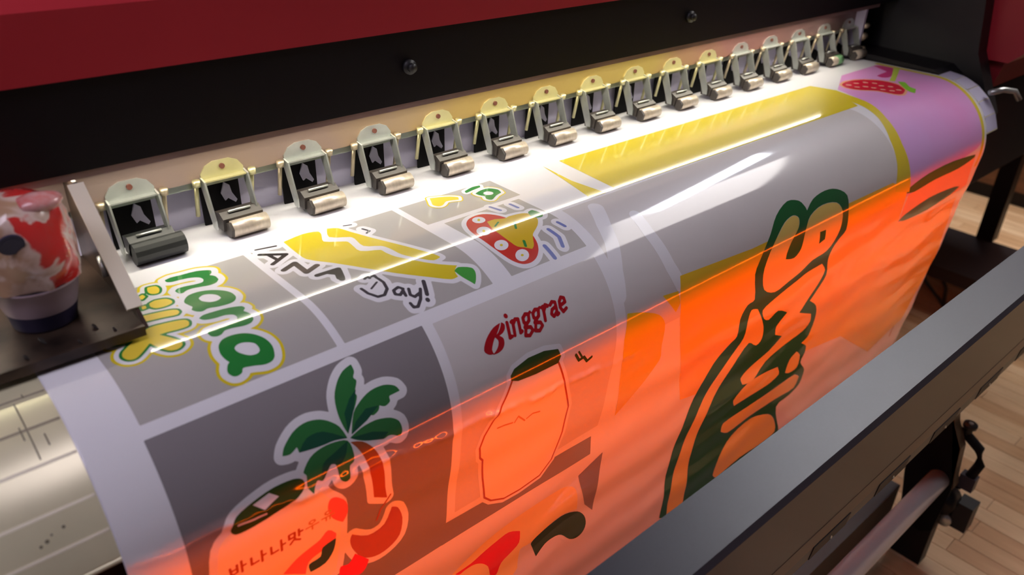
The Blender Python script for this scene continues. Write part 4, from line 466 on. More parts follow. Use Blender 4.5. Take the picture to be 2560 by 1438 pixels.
('printed_palm_border','white',2,6.5,[[(62.7,229),(62.8,230.2),(62.9,232.6),(62.7,234.9),(61.8,236.5),(60.5,238),(59.7,239.4),(60.1,240.6),(60.9,241.7),(61.1,242.8),(59.7,245.2),(57.6,248.1),(56.1,250.5),(56.1,251.7),(56.5,253),(56.4,254.2),(55.1,256.4),(53.3,259),(51.6,261.1),(50.8,262.2),(49.9,263.1),(49,264.1),(47.1,266.6),(44.9,269.7),(43,272.6),(41.5,275),(40.2,277.5),(39.5,278.6),(39.1,277.3),(38.2,274.4),(37.5,271.5),(37,268),(36.6,264.1),(36.6,260.2),(37,255.9),(37.8,251.6),(39.1,247.5),(40.9,244),(43.2,240.8),(45.7,237.8),(48.3,235.3),(51.2,233.1),(54.1,231.3),(57.5,230.1),(61,229.3)],[(48.6,265.3),(51.3,262.5),(54.6,260.3),(58,258.3),(61.4,256.7),(65,255.3),(68.8,254.4),(72.9,254),(77.1,254.1),(81.1,254.6),(84.5,255.7),(87.7,257.3),(90.2,259),(91.6,261),(92.5,263.3),(92.9,264.4),(91.6,264.4),(88.9,264.5),(86.4,264.6),(84.9,264.6),(83.4,264.6),(82.3,265),(82,266.2),(82,267.7),(81.6,269),(80.1,270),(78.1,270.7),(76.2,270.9),(74.3,270.2),(72.5,269),(71.7,268.3),(71.4,269),(70.7,270.5),(69.7,271.7),(68.1,272.6),(66.2,273.3),(64.4,273.6),(63,273.1),(61.7,272.2),(60.4,271.9),(59.6,272.7),(58.9,274),(57.9,275),(55.5,275.7),(52.6,276.2),(49.7,276.9),(46.5,278.3),(43.4,279.7),(41.9,280.4),(43,277.3),(45.6,270.8)],[(39.9,282.3),(41.8,281.5),(46.1,280),(50.6,278.8),(55.1,278.1),(59.9,277.8),(64.6,277.9),(69.1,278.7),(73.6,280),(77.5,281.5),(80.2,283.1),(82.7,285.2),(84.6,287.6),(85.5,290.5),(85.9,293.7),(85.7,296.4),(85.1,298.2),(84,299.7),(82.6,300.3),(80.8,299.6),(78.7,298.1),(76.8,296.8),(75.4,296.1),(73.9,295.7),(72.4,295.4),(70.8,295.7),(69.2,296.1),(67.5,296.1),(65.8,294.9),(64.1,293.3),(62.2,292.1),(59.9,291.7),(57.3,291.8),(54.7,291.4),(51.6,290.1),(48.2,288.3),(45.4,286.6),(43.1,284.9),(40.9,283.1)],[(38,281.4),(37.4,279.2),(36.1,274.4),(34.4,270.1),(32.3,267.1),(29.8,264.5),(27.3,262.2),(24.7,260.3),(22,258.7),(19.2,257.6),(15.9,256.7),(12.3,256.1),(8.8,256.1),(5.1,256.6),(1.5,257.7),(-1.9,259.2),(-5.4,261.5),(-8.8,264.2),(-11.4,266.7),(-12.8,268.8),(-13.9,271),(-14.4,272.1),(-13.3,272.5),(-10.8,273.2),(-8.4,273.4),(-5.9,272.5),(-3.2,271.1),(-2,270.4),(-1.9,271.6),(-1.8,274),(-1.7,275.2),(-0.5,275.4),(2,275.6),(4.4,275.4),(6.8,274.3),(9.2,272.8),(10.3,272.1),(10.6,273.4),(11.1,275.9),(11.4,277.3),(12.8,277.5),(15.8,277.8),(18.9,278.1),(21.6,278.2),(24.4,278.2),(27.2,278.5),(31.4,279.5),(35.9,280.8)],[(37.4,283.3),(34.5,281.5),(30.7,280.4),(26.9,279.7),(23.1,279.2),(19.3,279.1),(15.6,279.3),(11.9,279.9),(8.3,280.9),(5,282.5),(1.8,285.1),(-1.1,288.3),(-2.9,291),(-2.7,292.2),(-1.7,293.5),(-1.1,294.8),(-1.5,297.6),(-2.3,301.1),(-2.5,304.4),(-1.4,307.4),(0.2,310.4),(1.1,311.8),(2,309.7),(4.1,305.7),(6.1,303.1),(7.5,303.5),(9.1,304.9),(10.6,305.5),(12.4,304),(14.3,301.6),(16,299.4),(17.3,297.9),(18.6,296.5),(19.8,295.4),(21.6,294.9),(22.8,294.8),(23.1,296.1),(23.6,299.1),(24.1,302.1),(24.2,305.3),(24.2,308.8),(24.7,311.8),(25.9,313.9),(27.6,315.8),(29.2,316.9),(30.7,317),(32.1,316.3),(33.1,315),(33.7,311.8),(34,307.7),(34.6,304.7),(35.9,303.7),(37.6,303.2),(38.8,302.2),(39.5,299.9),(39.9,296.8),(39.8,293.8),(39.6,290.1),(38.9,286.3)],[(39,285.4),(40.9,286),(45.1,287.4),(49.1,289.5),(52.2,292.3),(55.1,295.8),(57.5,299.5),(59.3,303.2),(60.7,307.1),(61.8,311.2),(62.9,316),(63.9,321.2),(64.6,326.6),(65,333.2),(65.3,340.3),(65.6,346.7),(66.2,352),(67,357.5),(67.4,360),(63.9,357.7),(57.7,353.4),(54.3,351.1),(54.1,347.2),(53.6,338.8),(52.7,330.3),(51.4,321.6),(50,313),(48.7,305.9),(47.3,301.1),(45.5,296.6),(43.8,292.8),(42,289.7),(40,286.7)],[(33.5,383.3),(36.5,386.6),(43,393),(49.6,397.6),(55.4,398.6),(61.4,397.7),(66.2,394.9),(69.6,388.4),(71.9,380.2),(72.7,376.1),(74.1,376.9),(77,379.1),(79.6,382.1),(81.9,387.3),(84.1,393.9),(85.3,400.1),(85.3,407.1),(84.3,414.2),(82.3,420.2),(79,424.3),(74.7,427.2),(70.2,429.1),(65.8,430.2),(61,430.4),(56.3,429.6),(51.8,427.8),(47.1,425),(42.9,421.1),(39.3,415.5),(36.3,408.9),(34,403),(32.8,398.6),(32.1,394.2),(31.8,390.5),(32.2,387.3),(33.1,384.5)],[(-63.8,305.8),(-62.4,303.6),(-60.4,301.1),(-58,299.2),(-54.1,297.3),(-49.3,295.7),(-44.4,294.3),(-38.8,293),(-32.8,291.8),(-26.9,291.2),(-21.5,291.2),(-15.9,291.6),(-11.4,292.3),(-9.2,293),(-7,294.1),(-5.4,295.5),(-4.4,297),(-3.8,298.9),(-3.8,300.7),(-4.6,302.6),(-5.9,304.5),(-7.6,306),(-10.9,307.5),(-15,308.9),(-19.2,310),(-24.8,311.3),(-31,312.4),(-36.9,313.3),(-42.4,313.9),(-47.8,314.3),(-52.5,314.4),(-55.5,314.4),(-58.6,314.1),(-61.1,313.5),(-62.3,312.7),(-63.4,311.4),(-64.1,310.1),(-64.4,308.6),(-64.3,307.1)],[(-64.1,310.1),(-46.7,306.4),(-23.2,302.7),(-4.1,302),(2,306.3),(7.6,314.7),(12.5,322.9),(16,327),(19.5,331.5),(22.1,336.7),(23,342.9),(22.8,349.8),(22.4,356.6),(22.2,368.9),(21.8,383.7),(20.7,396.8),(19.5,407.8),(17.4,417.9),(12.2,420.1),(-5.3,406.5),(-21.9,393.7),(-42.1,376.1),(-61.1,359.7),(-78.6,343.9),(-78.2,338.3),(-77,327.1),(-74.8,318.6),(-72,314.5),(-68.3,311.7)]],[],[]),
('printed_palm_leaf','palm',3,0,[[(62.7,229),(62.8,230.2),(62.9,232.6),(62.7,234.9),(61.8,236.5),(60.5,238),(59.7,239.4),(60.1,240.6),(60.9,241.7),(61.1,242.8),(59.7,245.2),(57.6,248.1),(56.1,250.5),(56.1,251.7),(56.5,253),(56.4,254.2),(55.1,256.4),(53.3,259),(51.6,261.1),(50.8,262.2),(49.9,263.1),(49,264.1),(47.1,266.6),(44.9,269.7),(43,272.6),(41.5,275),(40.2,277.5),(39.5,278.6),(39.1,277.3),(38.2,274.4),(37.5,271.5),(37,268),(36.6,264.1),(36.6,260.2),(37,255.9),(37.8,251.6),(39.1,247.5),(40.9,244),(43.2,240.8),(45.7,237.8),(48.3,235.3),(51.2,233.1),(54.1,231.3),(57.5,230.1),(61,229.3)]],[],[]),
('printed_leaf_fold','palmdark',4,0,[[(49,264.1),(57.8,248.5),(49.6,253.4),(41.6,262.3),(39.5,278.6)]],[],[]),
('printed_palm_leaf','palm',3,0,[[(48.6,265.3),(51.3,262.5),(54.6,260.3),(58,258.3),(61.4,256.7),(65,255.3),(68.8,254.4),(72.9,254),(77.1,254.1),(81.1,254.6),(84.5,255.7),(87.7,257.3),(90.2,259),(91.6,261),(92.5,263.3),(92.9,264.4),(91.6,264.4),(88.9,264.5),(86.4,264.6),(84.9,264.6),(83.4,264.6),(82.3,265),(82,266.2),(82,267.7),(81.6,269),(80.1,270),(78.1,270.7),(76.2,270.9),(74.3,270.2),(72.5,269),(71.7,268.3),(71.4,269),(70.7,270.5),(69.7,271.7),(68.1,272.6),(66.2,273.3),(64.4,273.6),(63,273.1),(61.7,272.2),(60.4,271.9),(59.6,272.7),(58.9,274),(57.9,275),(55.5,275.7),(52.6,276.2),(49.7,276.9),(46.5,278.3),(43.4,279.7),(41.9,280.4),(43,277.3),(45.6,270.8)]],[],[]),
('printed_leaf_fold','palmdark',4,0,[[(41.9,280.4),(57.9,275),(71,268),(59.6,265.9),(48.3,272.1)]],[],[]),
('printed_palm_leaf','palm',3,0,[[(39.9,282.3),(41.8,281.5),(46.1,280),(50.6,278.8),(55.1,278.1),(59.9,277.8),(64.6,277.9),(69.1,278.7),(73.6,280),(77.5,281.5),(80.2,283.1),(82.7,285.2),(84.6,287.6),(85.5,290.5),(85.9,293.7),(85.7,296.4),(85.1,298.2),(84,299.7),(82.6,300.3),(80.8,299.6),(78.7,298.1),(76.8,296.8),(75.4,296.1),(73.9,295.7),(72.4,295.4),(70.8,295.7),(69.2,296.1),(67.5,296.1),(65.8,294.9),(64.1,293.3),(62.2,292.1),(59.9,291.7),(57.3,291.8),(54.7,291.4),(51.6,290.1),(48.2,288.3),(45.4,286.6),(43.1,284.9),(40.9,283.1)]],[],[]),
('printed_leaf_fold','palmdark',4,0,[[(39.9,282.3),(59.3,285.6),(73.1,292),(67.5,296.1),(54.7,291.4)]],[],[]),
('printed_palm_leaf','palm',3,0,[[(38,281.4),(37.4,279.2),(36.1,274.4),(34.4,270.1),(32.3,267.1),(29.8,264.5),(27.3,262.2),(24.7,260.3),(22,258.7),(19.2,257.6),(15.9,256.7),(12.3,256.1),(8.8,256.1),(5.1,256.6),(1.5,257.7),(-1.9,259.2),(-5.4,261.5),(-8.8,264.2),(-11.4,266.7),(-12.8,268.8),(-13.9,271),(-14.4,272.1),(-13.3,272.5),(-10.8,273.2),(-8.4,273.4),(-5.9,272.5),(-3.2,271.1),(-2,270.4),(-1.9,271.6),(-1.8,274),(-1.7,275.2),(-0.5,275.4),(2,275.6),(4.4,275.4),(6.8,274.3),(9.2,272.8),(10.3,272.1),(10.6,273.4),(11.1,275.9),(11.4,277.3),(12.8,277.5),(15.8,277.8),(18.9,278.1),(21.6,278.2),(24.4,278.2),(27.2,278.5),(31.4,279.5),(35.9,280.8)]],[],[]),
('printed_leaf_fold','palmdark',4,0,[[(38,281.4),(34.6,278.4),(27.4,272.5),(20.8,268.1),(16.2,266.8),(11.4,266.6),(7.2,267.3),(3.2,269.9),(-0.2,273.4),(-1.7,275.2),(0.7,275.6),(6,276.5),(11.4,277.3),(16.6,277.7),(22.2,278),(27.2,278.5),(31.6,279.5),(36,280.8)]],[],[]),
('printed_palm_leaf','palm',3,0,[[(37.4,283.3),(34.5,281.5),(30.7,280.4),(26.9,279.7),(23.1,279.2),(19.3,279.1),(15.6,279.3),(11.9,279.9),(8.3,280.9),(5,282.5),(1.8,285.1),(-1.1,288.3),(-2.9,291),(-2.7,292.2),(-1.7,293.5),(-1.1,294.8),(-1.5,297.6),(-2.3,301.1),(-2.5,304.4),(-1.4,307.4),(0.2,310.4),(1.1,311.8),(2,309.7),(4.1,305.7),(6.1,303.1),(7.5,303.5),(9.1,304.9),(10.6,305.5),(12.4,304),(14.3,301.6),(16,299.4),(17.3,297.9),(18.6,296.5),(19.8,295.4),(21.6,294.9),(22.8,294.8),(23.1,296.1),(23.6,299.1),(24.1,302.1),(24.2,305.3),(24.2,308.8),(24.7,311.8),(25.9,313.9),(27.6,315.8),(29.2,316.9),(30.7,317),(32.1,316.3),(33.1,315),(33.7,311.8),(34,307.7),(34.6,304.7),(35.9,303.7),(37.6,303.2),(38.8,302.2),(39.5,299.9),(39.9,296.8),(39.8,293.8),(39.6,290.1),(38.9,286.3)]],[],[]),
('printed_leaf_fold','palmdark',4,0,[[(37.4,283.3),(35.3,284),(30.7,285.5),(26.2,287.1),(21.7,288.5),(17,289.9),(13.4,292.2),(11.5,296.9),(10.7,302.6),(10.6,305.5),(12.3,303.1),(16.1,298.5),(19.8,295.4),(22,296.1),(24.5,298.1),(26.9,299.1),(29.2,298),(31.4,295.9),(33.3,293.5),(35.1,289.6),(36.7,285.3)]],[],[]),
('printed_trunk','brown',3,0,[[(39,285.4),(40.9,286),(45.1,287.4),(49.1,289.5),(52.2,292.3),(55.1,295.8),(57.5,299.5),(59.3,303.2),(60.7,307.1),(61.8,311.2),(62.9,316),(63.9,321.2),(64.6,326.6),(65,333.2),(65.3,340.3),(65.6,346.7),(66.2,352),(67,357.5),(67.4,360),(63.9,357.7),(57.7,353.4),(54.3,351.1),(54.1,347.2),(53.6,338.8),(52.7,330.3),(51.4,321.6),(50,313),(48.7,305.9),(47.3,301.1),(45.5,296.6),(43.8,292.8),(42,289.7),(40,286.7)]],[],[]),
('printed_coconut_drink','brown',3,0,[[(33.5,383.3),(36.5,386.6),(43,393),(49.6,397.6),(55.4,398.6),(61.4,397.7),(66.2,394.9),(69.6,388.4),(71.9,380.2),(72.7,376.1),(74.1,376.9),(77,379.1),(79.6,382.1),(81.9,387.3),(84.1,393.9),(85.3,400.1),(85.3,407.1),(84.3,414.2),(82.3,420.2),(79,424.3),(74.7,427.2),(70.2,429.1),(65.8,430.2),(61,430.4),(56.3,429.6),(51.8,427.8),(47.1,425),(42.9,421.1),(39.3,415.5),(36.3,408.9),(34,403),(32.8,398.6),(32.1,394.2),(31.8,390.5),(32.2,387.3),(33.1,384.5)]],[],[]),
('printed_bottle_cap','capgreen',4,0,[[(-63.8,305.8),(-62.4,303.6),(-60.4,301.1),(-58,299.2),(-54.1,297.3),(-49.3,295.7),(-44.4,294.3),(-38.8,293),(-32.8,291.8),(-26.9,291.2),(-21.5,291.2),(-15.9,291.6),(-11.4,292.3),(-9.2,293),(-7,294.1),(-5.4,295.5),(-4.4,297),(-3.8,298.9),(-3.8,300.7),(-4.6,302.6),(-5.9,304.5),(-7.6,306),(-10.9,307.5),(-15,308.9),(-19.2,310),(-24.8,311.3),(-31,312.4),(-36.9,313.3),(-42.4,313.9),(-47.8,314.3),(-52.5,314.4),(-55.5,314.4),(-58.6,314.1),(-61.1,313.5),(-62.3,312.7),(-63.4,311.4),(-64.1,310.1),(-64.4,308.6),(-64.3,307.1)]],[],[]),
('printed_bottle','cream',3,0,[[(-64.1,310.1),(-46.7,306.4),(-23.2,302.7),(-4.1,302),(2,306.3),(7.6,314.7),(12.5,322.9),(16,327),(19.5,331.5),(22.1,336.7),(23,342.9),(22.8,349.8),(22.4,356.6),(22.2,368.9),(21.8,383.7),(20.7,396.8),(19.5,407.8),(17.4,417.9),(12.2,420.1),(-5.3,406.5),(-21.9,393.7),(-42.1,376.1),(-61.1,359.7),(-78.6,343.9),(-78.2,338.3),(-77,327.1),(-74.8,318.6),(-72,314.5),(-68.3,311.7)]],[],[]),
('printed_cap_label','white',5,0,[[(-45,296.7),(-31.5,293.6),(-25.1,299.9),(-37.8,304.4)]],[],[([(-58.4,306.2),(-46.3,308.3),(-37.3,308.4)],0.9)]),
('printed_straw','brown',5,0,[],[],[([(57.7,383.4),(60.9,371),(70.7,358.2)],0.9)]),
('printed_hibiscus','hotred',4,0,[[(36.4,411.4),(39.7,415.8),(46.1,424.1),(49.6,428.7),(49.1,430.5),(47.8,434.2),(46.2,437.4),(44.3,439.5),(42.1,441.1),(39.4,441),(32.3,436.4),(24,429.8),(20,426.6),(20.1,424.4),(20.6,420.2),(21.8,417.3),(24.1,417.5),(27.1,419),(29.8,419.4),(32.6,416.9),(35.2,413.3)]],[],[]),
('printed_hibiscus','pinkred',4,0,[[(13.6,327.1),(15.2,326.2),(17.3,326.3),(19.5,327.3),(22.3,329.9),(25.6,333.7),(28,337.9),(29.3,342.4),(29.6,347.3),(29.3,351.6),(27.8,355.5),(25.7,358.8),(24.6,360.2),(22.8,358.4),(19,354.2),(15.8,349.8),(13.9,345.7),(12.5,341.3),(11.8,337.1),(11.8,333.2),(12.5,329.5)]],[],[]),
('printed_hibiscus','pinkred',4,0,[[(3.4,366.6),(6,364.1),(8.5,361.3),(11,360.3),(14,362.9),(16.9,367.4),(18.3,369.8),(18.2,372.2),(17.7,377),(16.4,380.8),(13.5,382.1),(9.6,382.3),(5.7,382.9),(1.5,384),(-2.9,385.4),(-6.4,387.8),(-8.4,392.6),(-9.6,398.5),(-10,401.4),(-15.2,397.1),(-24.5,389.3),(-29.4,385.2),(-27.2,383.1),(-22.3,378.6),(-17.4,374.8),(-13.5,372.8),(-9.4,371.2),(-5.6,369.9),(-2.6,368.9),(0.5,367.9)]],[],[]),
('printed_leaf','capgreen',4,0,[[(18.1,375.8),(17.9,378.8),(17.4,385.3),(16.2,391.1),(14.1,395.4),(11.4,399.2),(8.1,401.8),(2.9,402.8),(-2.9,402.6),(-5.6,402.3),(-6.1,400),(-6.9,395.3),(-6.6,391.9),(-3.6,390.9),(0.6,390.9),(4,389.9),(4.9,386.5),(5,382.1),(5.9,378.8),(10.1,377),(15.4,376.1)]],[],[]),
('printed_letter','brown',4,0,[],[],[([(-70,344.1),(-69.4,352.4),(-64.6,351.8),(-64.6,343.6)],1.05),([(-69.6,347.9),(-64.6,347.6)],1.05),([(-61,341.9),(-61,354)],1.05),([(-61,347.9),(-58,347.7)],1.05),([(-53.4,344.6),(-53.4,352.3),(-48,351.8)],1.05),([(-45,342.4),(-45,354.5)],1.05),([(-45,348.4),(-42,348.2)],1.05),([(-37.4,344.6),(-37.4,352.3),(-32,351.8)],1.05),([(-29,342.4),(-29,354.5)],1.05),([(-29,348.4),(-26,348.2)],1.05),([(-22.4,342),(-22.4,346.9),(-17.6,346.6),(-17.6,342),(-22.4,342)],1.05),([(-14,340.9),(-14,348.1)],1.05),([(-14,344.2),(-11,344.2)],1.05),([(-17.6,348.6),(-21.8,353)],1.05),([(-18.2,349.7),(-13.4,353)],1.05)]),
('printed_letter','tan',4,0,[],[],[([(-4.7,339.5),(-2.5,339),(-0.3,339.5),(0.2,341.2),(-2.5,342.8),(-4.9,341.5),(-4.7,339.5)],0.8),([(-8,345),(3,345)],0.8),([(-2.5,345),(-2.5,349)],0.8),([(9.3,338.5),(11.5,338),(13.7,338.5),(14.2,340.2),(11.5,341.8),(9.1,340.5),(9.3,338.5)],0.8),([(6,344),(17,344)],0.8),([(9.8,344),(9.8,348)],0.8),([(13.2,344),(13.2,348)],0.8)]),
('printed_brand_letter','brandred',3,0,[],[],[([(216,249.3),(213.5,263.1),(216.1,262.6)],1.75),([(217.6,243.1),(217.8,243.6)],2.1),([(220.5,250.4),(222.3,249.9),(219.5,262.9)],1.75),([(221.8,252.9),(225.7,249.4),(228.8,250.4),(226.5,262.9),(228.6,262.2)],1.75),([(242.2,250.2),(238.5,248.9),(234.5,251.4),(233.8,255.7),(236.4,257.7),(240,255.7),(241.5,251.4),(240.3,249.7)],1.75),([(235.2,257.7),(232.9,260.2),(239.4,261.9),(240.5,265.7),(235.6,268.9),(230.9,267.2),(233,262.7)],1.75),([(241.8,250.2),(244.5,248.9)],1.4),([(254.8,249.9),(251,248.7),(247,251.2),(246.3,255.4),(248.9,257.4),(252.5,255.4),(254,251.2),(252.8,249.4)],1.75),([(247.7,257.4),(245.4,259.9),(251.9,261.7),(253,265.4),(248.1,268.7),(243.4,266.9),(245.5,262.4)],1.75),([(254.2,249.9),(257,248.7)],1.4),([(259,249.7),(260.8,249.2),(258,262.2)],1.75),([(260.2,252.7),(264.1,248.9),(265.9,250.2)],2.1),([(269.5,250.7),(272.9,248.5),(276.2,250),(274,262),(276.1,261.2)],1.75),([(275.4,254),(269.7,255.5),(267.5,259),(269.5,262),(273.9,259.5)],1.75),([(280.7,255.2),(287.9,253.7),(288.2,249.7),(285,248),(281.4,251.2),(279.9,256.7),(282,261.7),(286.9,259.7)],1.75)]),
('printed_brand_letter','brandred',3,0,[[(182.5,263.8),(183.7,261.1),(186.2,257.9),(189.1,255),(192.5,252.5),(196.3,250.2),(200,248.5),(203.5,247.6),(207.3,247.1),(209,247),(208.1,248.1),(206,250.5),(203.7,252.8),(201.3,254.7),(198.7,256.6),(196.3,258.6),(194.1,261.1),(192.1,263.8),(190.8,266.1),(191,268.6),(191.6,270.2),(190.5,270.1),(188.3,269.8),(186.2,269),(184.5,267.6),(182.9,265.8)],[(210.3,246.8),(211.5,247.8),(212.9,249.7),(212.5,251.7),(211.4,253.7),(210.2,254.8),(208.7,255.8),(207.2,256.5),(204.6,257.1),(203,257.3),(204.5,258.4),(206.3,260.5),(206.5,262.2),(206.2,264.1),(205.5,265.9),(204.5,267.4),(203.2,268.7),(201.6,269.8),(199.7,270.5),(197.5,271),(195.4,271.2),(192.2,271),(190.3,270.6),(191.2,270.2),(193.3,269.2),(195.2,268.1),(196.6,267),(198,265.7),(199,264.4),(200,262.5),(200.2,260.5),(198.9,258),(197.7,256.5),(199.5,255.9),(202.3,254.8),(203.9,253.7),(205.5,252.4),(206.9,251.1),(208.4,249.4),(209.7,247.6)]],[],[]),
('printed_bottle_border','white',3,5,[[(205.2,302),(197.5,314.5),(188.9,327.3),(173.3,349.8),(168.7,362.4),(170.8,376.8),(174.8,382.5),(178.8,411.9),(183.4,440.6),(193.2,451.8),(211.7,461.5),(233.9,463),(262,460.2),(277.1,445.5),(285,409),(286.8,373.5),(273.1,331.9),(263.9,307.1),(233.8,304.5)],[(204,296.4),(209.3,291.6),(227.3,287.8),(247.5,288.6),(264.9,293.3),(267.8,301.8),(263.3,307.6),(234.6,307.3),(212.2,305.1),(204,301.5)]],[],[]),
('printed_bottle','cream',4,0,[[(205.2,302),(197.5,314.5),(188.9,327.3),(173.3,349.8),(168.7,362.4),(170.8,376.8),(174.8,382.5),(178.8,411.9),(183.4,440.6),(193.2,451.8),(211.7,461.5),(233.9,463),(262,460.2),(277.1,445.5),(285,409),(286.8,373.5),(273.1,331.9),(263.9,307.1),(233.8,304.5)]],[],[]),
('printed_bottle_outline','brown',5,0,[],[],[([(205.2,302),(197.5,314.5),(188.9,327.3),(173.3,349.8),(168.7,362.4),(170.8,376.8),(174.8,382.5),(178.8,411.9),(183.4,440.6),(193.2,451.8),(211.7,461.5),(233.9,463),(262,460.2),(277.1,445.5),(285,409),(286.8,373.5),(273.1,331.9),(263.9,307.1)],1.1)]),
('printed_bottle_cap','capgreen',6,0,[[(204,296.4),(209.3,291.6),(227.3,287.8),(247.5,288.6),(264.9,293.3),(267.8,301.8),(263.3,307.6),(234.6,307.3),(212.2,305.1),(204,301.5)]],[],[]),
('printed_letter','tan',6,0,[],[],[([(188.9,348.5),(197.6,349.6),(207.9,352.1)],0.9),([(210.6,353.1),(214.9,347.7),(224.1,358)],0.9),([(226.5,356.7),(234,354.3),(243.7,356.9)],0.9)]),
('printed_sprig','capgreen',3,0,[],[],[([(287.8,308.9),(292.2,316.9),(299.2,315.9),(304,322.8),(310.4,320.7)],1.6),([(292.1,307.3),(296.3,314.7)],1.2)]),
('printed_panel','darkgrey',2,0,[[(132.4,443.6),(157.4,445),(183.5,446.5),(205.7,446.3),(228.7,446),(252.5,445.7),(277.1,445.5),(307.4,446.6),(339.1,447.8),(342.3,476.3),(315.6,476.1),(289.9,475.8),(265.1,475.6),(241,475.3),(217.8,475.1),(195.3,474.9),(173.5,474.7),(152.5,474.5),(132,474.3)]],[],[]),
('printed_panel','darkgrey',2,0,[[(365.4,487.2),(368.3,521.6),(371.3,557.7),(374.4,595.5),(354.7,570.7),(336,523.2),(328.6,503.3)]],[],[]),
('printed_fruit_border','white',2,5,[[(150.7,536.1),(157.9,531.4),(173.9,521.7),(191.1,513.5),(207.2,509.2),(224.7,506.4),(242.7,504.7),(262.1,504.1),(282.7,504.5),(299.5,505.9),(306.5,507.8),(314.2,511.2),(320.8,515.5),(325.3,520.4),(329.2,526.5),(332,532.5),(335.9,546.1),(339.7,562.2),(341.4,570.1),(337.1,568),(327.8,563.9),(319.1,560.9),(312.5,559.9),(306.3,559.9),(300.7,560.8),(289.5,564.8),(276.6,570.3),(265.8,574.2),(260.1,573.5),(254,571.9),(249.8,573.4),(249.7,587.9),(250.7,607.4),(244,614.3),(210,589.1),(169.4,553.4)],[(267.5,575.5),(270.4,572.2),(275.5,569.6),(280.9,567.5),(287.2,565.5),(294.2,563.8),(301,562.7),(306.7,561.9),(312.8,561.6),(319.5,562.8),(327.6,566.1),(336.4,571),(344.3,576.4),(349.9,581.8),(355.4,588.5),(359.8,595.2),(362.7,601.5),(364.6,607.8),(365.4,613.3),(365.1,618.4),(363.7,623),(361.5,626.4),(358.4,628.4),(354.5,629.1),(350.3,628.7),(346.3,627.1),(341.8,624.3),(337.1,620.4),(331.7,614.1),(325.9,606.6),(320.5,600.8),(315.6,597.8),(311.1,596.3),(307,595.7),(302.3,595.4),(297.6,595.9),(293.4,597.3),(288,601.4),(282.7,606.7),(280.2,609.3),(278.7,605.4),(275.5,597.2),(272.6,589.6),(270.3,584.3),(268,579.2)]],[],[]),
('printed_fruit','palepeach',3,0,[[(150.7,536.1),(157.9,531.4),(173.9,521.7),(191.1,513.5),(207.2,509.2),(224.7,506.4),(242.7,504.7),(262.1,504.1),(282.7,504.5),(299.5,505.9),(306.5,507.8),(314.2,511.2),(320.8,515.5),(325.3,520.4),(329.2,526.5),(332,532.5),(335.9,546.1),(339.7,562.2),(341.4,570.1),(337.1,568),(327.8,563.9),(319.1,560.9),(312.5,559.9),(306.3,559.9),(300.7,560.8),(289.5,564.8),(276.6,570.3),(265.8,574.2),(260.1,573.5),(254,571.9),(249.8,573.4),(249.7,587.9),(250.7,607.4),(244,614.3),(210,589.1),(169.4,553.4)]],[],[]),
('printed_leaf','capgreen',4,0,[[(267.5,575.5),(270.4,572.2),(275.5,569.6),(280.9,567.5),(287.2,565.5),(294.2,563.8),(301,562.7),(306.7,561.9),(312.8,561.6),(319.5,562.8),(327.6,566.1),(336.4,571),(344.3,576.4),(349.9,581.8),(355.4,588.5),(359.8,595.2),(362.7,601.5),(364.6,607.8),(365.4,613.3),(365.1,618.4),(363.7,623),(361.5,626.4),(358.4,628.4),(354.5,629.1),(350.3,628.7),(346.3,627.1),(341.8,624.3),(337.1,620.4),(331.7,614.1),(325.9,606.6),(320.5,600.8),(315.6,597.8),(311.1,596.3),(307,595.7),(302.3,595.4),(297.6,595.9),(293.4,597.3),(288,601.4),(282.7,606.7),(280.2,609.3),(278.7,605.4),(275.5,597.2),(272.6,589.6),(270.3,584.3),(268,579.2)]],[],[]),
('printed_ribbon','hotred',4,0,[[(154.7,539.4),(158.7,539.4),(167.4,539.1),(175.8,538.3),(181.7,536.5),(187.4,534.1),(193.1,531.9),(199,530.1),(205,528.4),(210.8,527.1),(215.9,525.7),(221.1,524.6),(226.6,525.1),(233.5,528.8),(241.1,534.3),(244.6,537.1),(245.3,541.2),(246.4,550),(246.1,557.4),(243.3,561.3),(239.1,564),(234.7,566.4),(230.3,568.7),(225.6,570.9),(221.9,574.2),(219.9,580.2),(218.9,587.4),(217.1,591.7),(213.4,589.9),(208.8,585.4),(206.5,582.9),(205.8,579.2),(204,571.4),(201.8,564.3),(199.1,559.7),(195.9,555.5),(192.6,551.9),(188.9,548.8),(185.1,546.2),(181.5,544.5),(177.1,543.5),(172.6,543.3),(168.7,543.4),(166.1,544),(163.7,544.9),(161.3,545),(158.7,543.3),(156,540.7)]],[],[]),
('printed_field','sunyellow',2,0,[[(453.5,280.1),(485,282.2),(517.8,284.3),(552.3,286.5),(588.5,288.9),(625.9,289.4),(665,290),(706.1,290.5),(749.2,291.1),(794.6,291.7),(842.4,292.4),(892.8,293.1),(946,293.8),(997.4,315.4),(1014.7,378),(1135,394.4),(1252.1,398),(1264.5,446.6),(1277.5,497.6),(1291.2,551.2),(1279.2,589.2),(1267,628),(1254.6,667.5),(1201.4,683.4),(1149.7,698.9),(969.4,582),(908.8,570.5),(851.9,559.6),(798.4,549.5),(748,539.9),(700.4,530.8),(655.4,522.3),(602.6,507.8),(553.3,494.3),(507.3,481.6),(492.9,440.3),(479.3,401.5),(466.6,365),(454.7,330.7),(450.3,303)]],[],[]),
